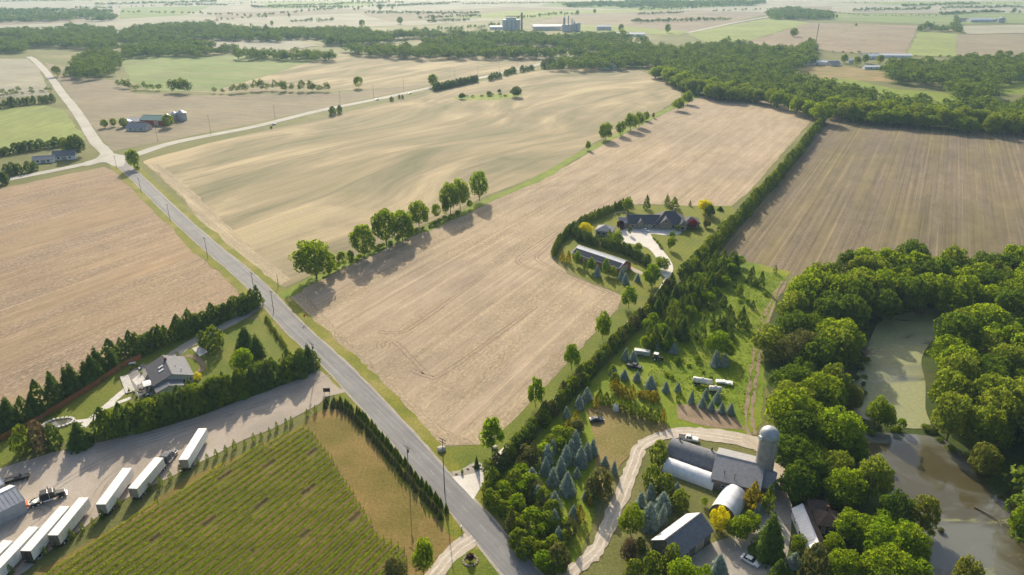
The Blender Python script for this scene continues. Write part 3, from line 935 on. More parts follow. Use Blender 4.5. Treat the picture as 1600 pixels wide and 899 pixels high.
# --- farmstead on the right
t = empty('barn', 56.2 + 0.0, 167.8, R(-31), 'big round-roofed grey shingled barn beside the white poly tunnel', 'barn')
arch(t, 16.0, 4.3, 4.9, M['shingle_grey'], M['grey_wood'], 6, 'roof_section', seg=20)
for x in (-5.8, 3.6):
    v = MB().cyl((x, 1.2, 4.6), (x, 1.2, 5.6), .28, n=8).cyl((x, 1.2, 5.6), (x, 1.2, 5.9), .45, .1, n=8)
    v.build('roof_vent', M['grey_wood'], t)
t.location = (53.4, 167.3, 0)
t = empty('barn', 63.2, 160.2, R(-23.5), 'pale grey gabled barn standing at the foot of the concrete silo', 'barn')
gable(t, 12.5, 14.5, 3.4, 6.4, M['grey_wood'], M['shingle_pale'], over=0.3,
      wins=[('f', -3, 1.2, 1.0, .8), ('f', 2.5, 1.2, 1.0, .8), ('r', -3, 1.2, 1, .8)], doors=[('f', -.2, 0.05, 2.6, 2.5), ('l', -4, .05, 2.4, 2.5)])
gable(t, 3.4, 8.5, 3.0, 5.2, M['grey_wood'], M['shingle_pale'], cx=8.0, cy=-.6, over=.25)
for x, y in ((-3.3, -5.4), (-.5, -5.9)):
    MB().cyl((x, y, 3.6), (x, y, 5.4), .12, n=6).cyl((x, y, 5.4), (x, y, 5.6), .3, .1, n=6).build('roof_vent', M['grey_wood'], t)
t = empty('poly_tunnel', 50.2, 161.3, R(-33), 'long white poly tunnel in front of the round-roofed grey barn', 'poly tunnel')
arch(t, 14.5, 2.8, 2.9, M['poly'], M['poly'], 9, 'cover_sheet')
t = empty('quonset_hut', 57.6, 148.8, R(54), 'short bright white round-roofed hut beside the yellow shrub', 'hut')
arch(t, 9.5, 3.5, 3.7, M['poly'], M['grey_wood'], 6, 'roof_sheet')
t = empty('shop_building', 41.9, 134.6, R(40.5), 'dark grey gabled farm shop at the edge of the gravel yard', 'farm building')
gable(t, 13.5, 7.4, 3.4, 6.2, M['grey_wood'], M['shingle_dark'], roof_b=M['metal_pale'], roof_f=M['shingle_grey'], over=.4,  # sunlight on the back slope is painted in as a paler roof colour
      wins=[('f', -3, 1.3, 1.2, 1), ('l', 0, 1.3, 1.2, 1)], doors=[('f', 2.2, .05, 3, 2.5), ('r', 0, .05, 2.6, 2.6)])
t = empty('farm_building', 74.2, 137.2, R(-95), 'long narrow white metal building with a brown east roof slope', 'farm building')
gable(t, 14.5, 4.4, 2.7, 4.3, M['white_metal'], M['metal_pale'], roof_f=M['metal_pale'], roof_b=M['shingle_brown'], over=.25, seams=0.9,
      wins=[('f', -4, 1, 1, .9), ('f', 0, 1, 1, .9), ('f', 4, 1, 1, .9)], doors=[('r', 0, .05, 1, 2.1)])
t = empty('brick_house', 80.3, 141.3, R(-8), 'small brown brick house with a hip roof beside the long white building', 'house')
hip(t, 5.6, 5.6, 2.7, 4.6, M['brick'], M['shingle_brown'], over=.4, wins=[('f', 0.7, .9, 1.5, 1.1), ('r', 0, .9, 1.4, 1.1), ('l', -1, .9, 1, 1)], doors=[('f', -1.5, .05, .9, 2.0)])
gable(t, 5, 4.2, 2.6, 3.9, M['brick'], M['shingle_brown'], cx=-1.2, cy=4.9, over=.3)
MB().box(-.35, .35, 1.2, 1.8, 3.2, 5.4).build('chimney', M['brick'], t)

# silo
t = empty('silo', 69.6, 159.2, 0.3, 'tall concrete stave silo with a domed metal cap beside the barn', 'silo')
t.scale = (.95, .95, .885)
MB().lathe([(2.55, 0), (2.55, 17.2), (2.5, 17.2)], 28).build('shell', M['silo'], t, smooth=True)
for i in range(14):
    MB().lathe([(2.56, .6 + i * 1.2), (2.61, .6 + i * 1.2), (2.61, .68 + i * 1.2), (2.56, .68 + i * 1.2)], 28).build('hoop', M['silo'], t)
MB().lathe([(2.72, 17.0), (2.72, 17.5), (2.6, 18.2), (2.25, 19.0), (1.6, 19.7), (.8, 20.1), (.02, 20.2)], 28).build('dome', M['galv'], t, smooth=True)
MB().box(-.35, .35, -2.98, -2.5, 0.2, 17.0).build('chute', M['silo'], t)
ch = MB()
for i in range(16): ch.box(.8, 1.2, -2.66, -2.58, 1 + i, 1.05 + i)
ch.box(.78, .82, -2.66, -2.58, .5, 17).box(1.18, 1.22, -2.66, -2.58, .5, 17)
ch.build('ladder', M['galv'], t)
MB().box(-3.3, -2.4, -.5, .5, 16.4, 17.6).build('filler_hood', M['white_metal'], t)

# --- bungalow at the left
t = empty('bungalow', -119.3, 213.9, R(-55.5), 'grey-roofed bungalow with skylights between tall conifer hedges', 'house')
gable(t, 14.8, 12.2, 2.9, 5.3, M['siding'], M['shingle_grey'], over=.5, roof_f=M['shingle_dark'], roof_b=M['shingle_grey'],
      wins=[('r', 3.2, 1.0, .7, 1.2), ('r', 4.3, 1.0, .7, 1.2), ('r', 5.3, 1.0, .6, 1.2), ('b', 2, 1, 1.6, 1.2), ('f', -3, 1, 1.6, 1.2)], doors=[('b', -1.5, .05, 1, 2.1)])
gable(t, 5.0, 8.2, 2.3, 3.6, M['siding'], M['shingle_grey'], cx=9.2, cy=-2.0, over=.35, wins=[('r', 1.6, .8, 1.0, 1.0), ('r', -1.5, .8, .6, 1.0)])
for x, y in ((-1.5, -2.2), (1.0, -2.5)):
    z = 2.9 + (6.1 + y) / 6.1 * 2.4 + .2
    sl = 2.4 / 6.1
    MB().add([(x, y - .8, z - .8 * sl), (x + .8, y - .8, z - .8 * sl), (x + .8, y + .8, z + .8 * sl), (x, y + .8, z + .8 * sl), (x, y - .8, z - .8 * sl + .15), (x + .8, y - .8, z - .8 * sl + .15), (x + .8, y + .8, z + .8 * sl + .15), (x, y + .8, z + .8 * sl + .15)],
             [(0, 3, 2, 1), (4, 5, 6, 7), (0, 1, 5, 4), (1, 2, 6, 5), (2, 3, 7, 6), (3, 0, 4, 7)]).build('skylight', M['white_metal'], t)
for x, y in ((1, 2.2), (4.4, 3.4)):
    MB().cyl((x, y, 3.8), (x, y, 5.3), .14, n=7).build('vent_pipe', M['white_metal'], t)
MB().box(-4.2, -3.5, -.4, .4, 4.6, 6.3).build('chimney', M['brick'], t)
# terrace things
x, y = G(233, 598, 2.6)
t = empty('canopy', x, y, R(-55), 'square white fabric canopy over the bungalow terrace', 'canopy')
MB().add([(-2, -2, 2.5), (2, -2, 2.5), (2, 2, 2.5), (-2, 2, 2.5), (-2, -2, 2.62), (2, -2, 2.62), (2, 2, 2.62), (-2, 2, 2.62), (0, 0, 3.0)],
         [(3, 2, 1, 0), (0, 1, 5, 4), (1, 2, 6, 5), (2, 3, 7, 6), (3, 0, 4, 7), (4, 5, 8), (5, 6, 8), (6, 7, 8), (7, 4, 8)]).build('canopy_cloth', M['white_metal'], t)
for sx in (-1.8, 1.8):
    for sy in (-1.8, 1.8): MB().cyl((sx, sy, 0), (sx, sy, 2.5), .06, n=6).build('post', M['white_metal'], t)
x, y = G(222, 610)
t = empty('fire_pit', x, y, 0, 'round stone fire pit ring on the bungalow terrace', 'fire pit')
MB().lathe([(1.5, 0), (1.5, .45), (1.1, .45), (1.1, 0.1), (0.02, .1)], 18).build('ring', M['stone'], t)
MB().lathe([(.5, .1), (.45, .6), (.02, .65)], 12).build('fire_bowl', M['black'], t)
chair_m = None
for i in range(6):
    a = i * 1.05 + .3
    cx, cyy = x + 2.5 * math.cos(a), y + 2.5 * math.sin(a)
    if chair_m is None:
        chair_m = empty('garden_chair', cx, cyy, a, 'white garden chair set round the stone fire pit', 'chair', 'garden chairs round the fire pit')
        MB().box(-.3, .3, -.3, .3, .38, .46).build('seat', M['white_metal'], chair_m)
        MB().box(.24, .32, -.3, .3, .46, 1.0).build('backrest', M['white_metal'], chair_m)
        for sx in (-.25, .25):
            for sy in (-.25, .25): MB().box(sx - .03, sx + .03, sy - .03, sy + .03, 0, .38).build('leg', M['white_metal'], chair_m)
    else:
        c = copy_tree(chair_m)
        c.location = (cx, cyy, .1)
        c.rotation_euler = (0, 0, a)
x, y = G(207, 570)
t = empty('garden_table', x, y, R(20), 'white garden table at the back of the bungalow terrace', 'table')
MB().box(-1.1, 1.1, -.6, .6, .7, .78).build('tabletop', M['white_metal'], t)
for sx in (-1, 1):
    for sy in (-.5, .5): MB().box(sx - .05, sx + .05, sy - .05, sy + .05, 0, .7).build('leg', M['white_metal'], t)
x, y = G(199, 601)
t = empty('timber_deck', x, y, R(-55), 'narrow pale timber deck along the terrace edge', 'deck')
for i in range(9): MB().box(-6.5, 6.5, -1.35 + i * .3, -1.09 + i * .3, .25, .33 + rnd.random() * .02).build('board', M['paver'], t)
MB().box(-6.4, 6.4, -1.3, 1.3, 0.02, .25).build('frame', M['grey_wood'], t)
x, y = G(43, 667)
t = empty('garden_pond', *G(92, 662), R(20), 'stone-edged oval garden pond beside the pale paths', 'garden pond')
prof = []
for i in range(22):
    a = 2 * math.pi * i / 22
    st = MB().box(-.42, .42, -.35, .35, 0, .4 + rnd.random() * .2).build('edging_stone', M['paver'], t)
    st.location = (4.2 * math.cos(a), 2.6 * math.sin(a), 0)
    st.rotation_euler = (0, 0, a + rnd.random() * .3)
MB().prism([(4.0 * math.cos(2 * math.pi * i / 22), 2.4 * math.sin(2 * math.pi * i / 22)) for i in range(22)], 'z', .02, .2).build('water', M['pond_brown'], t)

for i, (px, py, hh) in enumerate([(205, 578, 1.6), (214, 573, 1.3), (221, 585, 1.1), (229, 606, 1.2), (236, 612, 1.4), (210, 616, 1.5), (214, 622, 1.2), (243, 614, 1.6), (225, 620, 1.0), (202, 612, 1.2)]):
    x, y = G(px, py)
    t = empty('potted_plant', x, y, 0, 'potted plant on the bungalow terrace', 'potted plant', 'potted plants on the terrace')
    MB().lathe([(.26, 0), (.36, .5), (.40, .5), (.40, .58), (.3, .58)], 12).build('pot', M['brick'], t)
    lv = leaf_quads(rng.normal(size=(60, 3)) * np.array([.3, .3, .25 * hh]) + np.array([0, 0, .5 + .4 * hh]), rng.normal(size=(60, 3)) + np.array([0, 0, .6]), .14, rng)
    link_mesh('foliage', raw_mesh('foliage', *lv, [M['leaf']]), t)
for px, py in ((219, 577), (231, 618)):
    x, y = G(px, py)
    t = empty('patio_sofa', x, y, R(rnd.choice((-55, 35))), 'dark wicker sofa at the back of the terrace' if px < 225 else 'dark wicker sofa at the front of the terrace', 'sofa')
    MB().box(-1.0, 1.0, -.45, .45, .1, .42).build('base', M['black'], t)
    MB().box(-1.0, 1.0, .3, .48, .42, .85).build('backrest', M['black'], t)
    for sx in (-.92, .92): MB().box(sx - .1, sx + .1, -.45, .3, .42, .65).build('armrest', M['black'], t)
    for sx in (-.42, .42): MB().box(sx - .38, sx + .38, -.42, .28, .42, .54).build('cushion', M['cream'], t, bevel=.04)

# cedar board fence behind the bungalow
fence = empty('wooden_fence', *G(100, 645), 0, 'long orange-brown board fence behind the bungalow lawn', 'fence')
fp = [Vector(G(*q)) for q in ((-60, 722), (-20, 703), (12, 685), (60, 661), (105, 632), (150, 604), (190, 576), (222, 561))]
pan_me, post_me = {}, MB().box(-.07, .07, -.07, .07, 0, 2.25).mesh('post', M['wood'])
for a, b in zip(fp[:-1], fp[1:]):
    n = max(1, round((b - a).length / 2.4))
    w = (b - a).length / n
    an = math.atan2(b.y - a.y, b.x - a.x)
    bd = MB()
    nb = 8
    for j in range(nb): bd.box(-w / 2 + .08 + (w - .16) * j / nb, -w / 2 + .08 + (w - .16) * (j + .93) / nb, -.02 + .012 * (j % 2), .02 + .012 * (j % 2), .06, 2.08)
    bd.box(-w / 2 + .07, w / 2 - .07, .034, .075, .4, .5).box(-w / 2 + .07, w / 2 - .07, .034, .075, 1.6, 1.7)
    me = bd.mesh('fence_panel', M['wood'])
    for i in range(n):
        p = a.lerp(b, (i + .5) / n)
        o = link_mesh('fence_panel', me, fence)
        tag(o, kind='stuff')
        o.location = (p.x - fence.location.x, p.y - fence.location.y, 0)
        o.rotation_euler = (0, 0, an)
        p = a.lerp(b, i / n)
        o = link_mesh('post', post_me, fence)
        o.location = (p.x - fence.location.x, p.y - fence.location.y, 0)
        o.rotation_euler = (0, 0, an)

# --- estate house, garage, barn
t = empty('estate_house', 82.5, 375.6, R(-3), 'large dark-roofed stone house with gables behind the pale driveway', 'house')
sh = M['shingle_dark']
gable(t, 17, 10.5, 3.2, 6.4, M['stone'], sh, cx=-9.5, cy=0, over=.6, wins=[('f', 5.6, 1, 1.6, 1.3), ('f', -6.3, 1, 1.2, 1.3)],
      doors=[('f', -3.4, .05, 2.8, 2.4), ('f', 0, .05, 2.8, 2.4), ('f', 3, .05, 1.6, 2.4)])
hip(t, 17, 14, 3.3, 8.4, M['stone'], sh, cx=5, cy=1.5, ridge=5, over=.6, wins=[('f', -6, .8, 1.5, 1.8), ('f', -3.6, .8, 1.5, 1.8), ('f', -1.2, .8, 1.5, 1.8), ('f', 1.2, .8, 1.5, 1.8), ('r', 0, 1, 2, 1.4)],)
gable(t, 9, 7, 3.3, 6.5, M['stone'], sh, cx=2.2, cy=-1.6, rot=R(90), over=.5, wins=[('l', 0, 4.1, 1.6, 1.0)])
gable(t, 7, 4.4, 3.0, 5.4, M['stone'], sh, cx=11, cy=-4.4, rot=R(90), over=.45, wins=[('l', 0, .9, 1.8, 1.5)])
gable(t, 6, 4.2, 3.0, 5.2, M['stone'], sh, cx=-11.5, cy=-3.2, rot=R(90), over=.4)
hip(t, 8, 9, 3.0, 5.4, M['stone'], sh, cx=17, cy=1.5, over=.5, wins=[('f', -1.8, .9, 1.4, 1.4), ('f', 1.8, .9, 1.4, 1.4)])
gable(t, 5, 8, 3, 4.8, M['stone'], M['shingle_pale'], cx=-20.2, cy=-.4, over=.4)
MB().box(7.4, 8.6, 3.5, 4.7, 6.0, 9.6).build('chimney', M['stone'], t)
x, y = G(946, 368)
t = empty('garden_house', x, y + 2, R(-20), 'small stone garden house with a pale pyramid roof beside the driveway', 'garden house')
hip(t, 8.5, 8, 3.0, 5.4, M['stone'], M['shingle_pale'], over=.6, wins=[('f', -2.4, .8, 1.6, 1.5), ('f', .2, .8, 1.6, 1.5), ('r', 0, .8, 1.6, 1.5)], doors=[('f', 2.8, .05, 1.2, 2.2)])
t = empty('long_barn', 43.3, 320.2, R(-45.3), 'long low barn with a dark panelled slope and pale ridge slope', 'barn')
gable(t, 28.5, 9.6, 3.2, 5.5, M['wood'], M['metal_grey'], over=.5, roof_f=M['metal_pale'], roof_b=M['metal_pale'], seams=1.2,
      doors=[('r', 0, .05, 3.2, 3.0), ('f', -6, .05, 3, 2.6), ('f', 6, .05, 3, 2.6)], wins=[('f', 0, 1.1, 1.4, 1)])
sp = MB().box(-1.17, 1.17, -1.62, 1.62, 0, .06).mesh('solar_panel', M['solar_roof'])
al = math.atan2(2.3, 4.8)
for i in range(12):
    o = link_mesh('solar_panel', sp, t)
    o.location = (-13.05 + i * 2.37, -3.55, 3.2 + (4.8 - 3.55) / 4.8 * 2.3 + .27)
    o.rotation_euler = (al, 0, 0)

# --- sheds at the bottom left
a0, a1 = Vector(G(22.5, 759.7, 6.2)), Vector(G(0, 770.4, 6.2))
an = math.atan2(a0.y - a1.y, a0.x - a1.x)
d = Vector((math.cos(an), math.sin(an)))
c0 = a0 - d * 10
t = empty('metal_shed', c0.x, c0.y, an, 'large grey metal-clad shed at the edge of the truck yard', 'shed')
e0 = Vector(G(41.6, 780, 4))
hw_ = abs((e0 - a0).dot(Vector((-d.y, d.x))))
gable(t, 20, 2 * hw_, 4.0, 6.0, M['metal_blue'], M['metal_pale'], over=.15, seams=1.0, roof_f=M['metal_grey'], roof_b=M['white_metal'], doors=[('r', 0, .05, 3.6, 3.4)])
c1 = Vector(G(-8, 752, 3)) - d * 5
t = empty('metal_shed', c1.x, c1.y, an, 'smaller pale metal shed behind the large grey shed', 'shed')
gable(t, 12, 6, 3, 4.4, M['metal_blue'], M['metal_pale'], over=.2, seams=1.0)

# --- far farms and houses
x, y = G(246, 194)
t = empty('red_barn', x, y, R(-8), 'red barn with a pale green roof between the grain bins', 'barn')
gable(t, 24, 15, 5, 8.2, M['red'], M['copper'], over=.5, doors=[('f', 4, .05, 4, 4), ('r', 0, .05, 4, 4)], wins=[('f', -7, 1.5, 1.5, 1.2), ('f', -3, 1.5, 1.5, 1.2)])
x, y = G(217, 194)
t = empty('machine_shed', x, y, R(-8), 'long grey roofed red shed left of the red barn', 'shed')
gable(t, 20, 12, 3.5, 5.5, M['red'], M['metal_grey'], over=.4, doors=[('f', 0, .05, 4, 3)])
x, y = G(218, 203)
t = empty('farmhouse', x, y, R(-5), 'pale roofed farmhouse in front of the red barn', 'house')
gable(t, 18, 11, 3, 6, M['siding'], M['shingle_pale'], over=.5, wins=[('f', -5, 1, 1.5, 1.3), ('f', 5, 1, 1.5, 1.3)], doors=[('f', 0, .05, 1.2, 2.1)])
bin0 = None
for i, (px, py, rr, hh, lab) in enumerate([(200, 197, 3.6, 4.6, 'small pale grain bin left of the red barn'), (262, 190, 4.0, 5.4, 'galvanised grain bin right behind the red barn'), (273, 188, 4.2, 6.0, 'middle galvanised grain bin right of the red barn'), (284.5, 188, 4.8, 7.2, 'largest galvanised grain bin at the right end of the row')]):
    x, y = G(px, py)
    if bin0 is None:
        bin0 = empty('grain_bin', x, y, 0, lab, 'grain bin', 'grain bins by the red barn')
        MB().lathe([(1, 0), (1, 1)], 24).build('shell', M['galv'], bin0, smooth=True)
        MB().lathe([(1.03, 1), (.15, 1.32), (.15, 1.38), (.02, 1.38)], 24).build('roof', M['galv'], bin0)
        b = bin0
    else:
        b = copy_tree(bin0)
        b['label'] = lab
    b.location = (x, y, 0)
    b.scale = (rr, rr, hh)
for px, py, hh, rr, lab in [(1541, 35, 8, 7, 'grain bin left of the big bin at the far right farm'), (1555, 35, 8, 7, 'grain bin beside the biggest bin at the far right farm'), (1564, 36, 12, 9, 'biggest grain bin at the far right farm')]:
    x, y = G(px, py)
    b = copy_tree(bin0)
    b['label'] = lab
    b['group'] = 'grain bins at the far right farm'
    b.location = (x, y, 0)
    b.scale = (rr, rr, hh)


def far_building(name, px, py, L_, W_, hw, hr, rot, wall, roof, lab, cat):
    x, y = G(px, py)
    t = empty(name, x, y, R(rot), lab, cat)
    gable(t, L_, W_, hw, hr, M[wall], M[roof], over=.4, wins=[('f', -L_ * .25, hw * .35, 1.5, 1.3), ('f', L_ * .25, hw * .35, 1.5, 1.3)], doors=[('f', 0, .05, min(3, L_ * .2), min(3, hw * .8))])
    return t


far_building('house', 103, 248, 15, 10, 3.2, 6.4, 20, 'white_metal', 'shingle_grey', 'white house with a dark grey roof beside the crossroads', 'house')
far_building('bungalow', 71, 253, 14, 9, 2.6, 4.6, 15, 'white_metal', 'shingle_pale', 'low white bungalow left of the grey-roofed house', 'house')
far_building('white_barn', 950, 108, 26, 18, 6, 9, 25, 'white_metal', 'white_metal', 'white barn at the wood edge above the big field', 'barn')
far_building('long_shed', 1275, 101, 66, 13, 4, 6, -8, 'white_metal', 'metal_pale', 'long white shed at the left of the clearing farm', 'shed')
far_building('cream_house', 1302, 103, 16, 11, 4, 7, 10, 'cream', 'shingle_pale', 'cream house beside the long white shed', 'house')
far_building('greenhouse', 1368, 108, 36, 10, 3.5, 5, 0, 'poly', 'poly', 'pale greenhouse right of the clearing farm', 'greenhouse')
far_building('farm_shed', 1360, 92, 30, 14, 5, 8, 10, 'white_metal', 'white_metal', 'white shed behind the dark round trees of the clearing farm', 'shed')
far_building('farm_shed', 1392, 90, 60, 16, 4, 6, -5, 'white_metal', 'metal_pale', 'broad pale shed at the back of the clearing farm', 'shed')
far_building('farm_shed', 1330, 98, 14, 10, 4, 6, 5, 'white_metal', 'metal_pale', 'small white shed in the middle of the clearing farm', 'shed')
far_building('farm_shed', 1530, 35, 60, 22, 7, 11, 0, 'siding', 'metal_pale', 'long pale shed left of the far right grain bins', 'shed')
far_building('farm_shed', 1507, 34, 36, 18, 6, 9, 0, 'siding', 'shingle_dark', 'dark-roofed shed at the left of the far right farm', 'shed')
far_building('mill_shed', 855, 47, 70, 26, 9, 12, 5, 'siding', 'metal_pale', 'pale low mill shed between the grain elevator towers', 'shed')
far_building('mill_shed', 943, 47, 34, 20, 8, 11, 0, 'siding', 'metal_blue', 'blue-grey shed right of the grain elevator', 'shed')
far_building('mill_shed', 985, 57, 60, 18, 5, 8, -5, 'white_metal', 'metal_pale', 'white shed among trees right of the grain elevator', 'shed')
far_building('far_house', 775, 46, 30, 16, 6, 9, 0, 'white_metal', 'white_metal', 'white house left of the grain elevator', 'house')
far_building('farmhouse', 128, 118, 16, 12, 3, 6, -20, 'brick', 'shingle_brown', 'brown farmhouse among dark trees beside the upper road', 'house')
far_building('house', 1572, 113, 18, 12, 3.4, 6, -10, 'siding', 'shingle_grey', 'pale house in the trees at the right edge', 'house')
far_building('house', 1052, 108, 12, 10, 3.2, 6, 0, 'white_metal', 'shingle_pale', 'small white house in the wood gap', 'house')

# grain elevator
x, y = G(800, 47)
t = empty('grain_elevator', x, y, 0, 'cluster of pale concrete grain elevator silos beyond the wood', 'grain elevator')
t.scale = (.8, .8, .85)
for i in range(4):
    for j in range(2):
        MB().lathe([(7, 0), (7, 27), (.05, 27.4)], 18).build('silo_tube', M['siding'], t, smooth=True, loc=(-22 + i * 13.4, j * 13.4, 0))
MB().box(-18, 12, 4, 12, 27.5, 33).build('headhouse', M['siding'], t)
MB().box(27, 32, -3, 3, 0, 46).build('leg_tower', M['grey_wood'], t)
MB().box(-20, 31, 6, 8.5, 35, 37).build('conveyor', M['grey_wood'], t)
MB().cyl((29, 0, 42), (16, 8, 30), .8, n=6).build('spout', M['grey_wood'], t)
x, y = G(886, 49)
t = empty('mill_tower', x, y, 0, 'grey mill tower with pipes and stacks right of the elevator', 'mill')
t.scale = (.8, .8, .85)
MB().box(-16, 12, -9, 9, 0, 18).build('main_block', M['siding'], t)
MB().box(-12, -6, -4, 4, 18.1, 36).build('tower', M['galv'], t)
for xx, h in ((3, 40), (14, 33), (20, 27)): MB().cyl((xx, 0, 0), (xx, 0, h), 1.8, n=10).build('stack', M['galv'], t)
MB().cyl((-8, 0, 36), (-8, 0, 50), .8, n=6).build('mast', M['grey_wood'], t)
for xx in (22, 34): MB().lathe([(6, 0), (6, 20), (.05, 23)], 16).build('silo_tube', M['siding'], t, smooth=True, loc=(xx, 10, 0))
# lattice radio mast near the clearing
x, y = G(1273, 78)
t = empty('radio_mast', x, y, 0, 'thin lattice radio mast standing at the ploughed field edge', 'mast')
mb = MB()
for k in range(3):
    a = 2.1 * k
    mb.cyl((math.cos(a) * .9, math.sin(a) * .9, 0), (math.cos(a) * .4, math.sin(a) * .4, 44), .16, n=5)
for z in range(0, 44, 3):
    for k in range(3):
        a, b = 2.1 * k, 2.1 * (k + 1)
        mb.cyl((math.cos(a) * .85, math.sin(a) * .85, z), (math.cos(b) * .8, math.sin(b) * .8, z + 3), .09, n=4)
tag(mb.build('lattice', M['grey_wood'], t), kind='stuff')
MB().cyl((0, 0, 0), (0, 0, .6), 1.4, n=8).build('base', M['silo'], t)


# ------------------------------------------------------------------ vehicles
TYRE = MB().lathe([(.28, -.12), (.44, -.13), (.5, -.08), (.5, .08), (.44, .13), (.28, .12), (.28, -.12)], 18).mesh('tyre', M['rubber'], True)
RIM = MB().lathe([(.02, -.06), (.27, -.1), (.29, -.12), (.29, .12), (.27, .1), (.02, .06)], 14).mesh('rim', M['chrome'], True)


def wheel(root, x, y, r, w=0.26, rim=None):
    o = link_mesh('wheel', TYRE, root)
    o.location = (x, y, r)
    o.rotation_euler = (R(90), 0, 0)
    o.scale = (r / .5, r / .5, w / .26)
    link_mesh('rim', RIM, o)
    return o


def trailer(px_near, px_far, label, L_=14.6, side='white_metal', rear='door_tan', top='white_roof', group='white semi trailers parked in the gravel yard'):
    a, b = Vector(G(*px_near, 4.1)), Vector(G(*px_far, 4.1))
    an = math.atan2(b.y - a.y, b.x - a.x)
    mid = (a + b) / 2
    L_ = (b - a).length
    t = empty('semi_trailer', mid.x, mid.y, an, label, 'trailer', group)
    X, Y = L_ / 2, 1.3
    MB().box(-X, X, -Y, Y, 1.15, 4.05).build('box_body', M[side], t, bevel=.03)
    MB().box(-X + .03, X - .03, -Y + .05, Y - .05, 4.05, 4.1).build('roof', M[top], t)
    n = int(L_ / 1.22)
    ribm = MB().box(-.03, .03, 0, .03, 1.2, 4.0).mesh('side_rib', M[side])
    for i in range(1, n):
        for sy in (-1, 1):
            o = link_mesh('side_rib', ribm, t)
            o.location = (-X + L_ * i / n, sy * Y + (0 if sy > 0 else -.03), 0)
    for sy in (-1, 1):
        d = MB().box(-X - .05, -X, min(.02 * sy, sy * (Y - .06)), max(.02 * sy, sy * (Y - .06)), 1.25, 3.95).build('rear_door', M[rear], t)
        h = MB()
        for k in (.35, .75): h.cyl((-X - .09, sy * k, 1.3), (-X - .09, sy * k, 3.9), .035, n=5)
        h.build('lock_rod', M['chrome'], d)
    MB().box(-X - .1, -X + .1, -Y, Y, .5, .68).box(-X - .05, -X + .05, -.6, -.48, .6, 1.15).box(-X - .05, -X + .05, .48, .6, .6, 1.15).build('rear_bumper', M['black'], t)
    MB().box(-X, X, -.55, -.4, .85, 1.15).box(-X, X, .4, .55, .85, 1.15).build('chassis', M['black'], t)
    for sx in (-X + 1.3, -X + 2.6):
        for sy in (-.98, .98): wheel(t, sx, sy, .5, .6)
    for sy in (-.8, .8): MB().box(X - 3.2, X - 3.0, sy - .08, sy + .08, .05, 1.15).build('landing_leg', M['black'], t)
    for sy in (-1.1, 1.1): MB().box(-X - .07, -X, sy - .1, sy + .1, .95, 1.12).build('tail_lamp', M['lamp_red'], t)
    return t


trailer((286, 718.4), (316.5, 669.4), 'white semi trailer standing furthest right by the young cedar row')
trailer((207, 763.5), (248.5, 715), 'white ribbed semi trailer with the dark truck coupled in front', side='cream')
trailer((157, 788.3), (199, 731.2), 'white semi trailer alone between the coupled rig and the paired trailers')
trailer((82, 836.5), (131, 777.5), 'cream-sided ribbed trailer standing right of a close pair', side='cream', rear='grey_wood')
trailer((39.5, 861), (101, 791), 'long white trailer close against the cream-sided ribbed trailer', side='white_metal', rear='black')
trailer((-14, 894), (53, 823), 'white-topped trailer third from the cream-sided ribbed one')
trailer((-50, 905), (13, 844.5), 'white-topped trailer at the left edge of the truck yard')


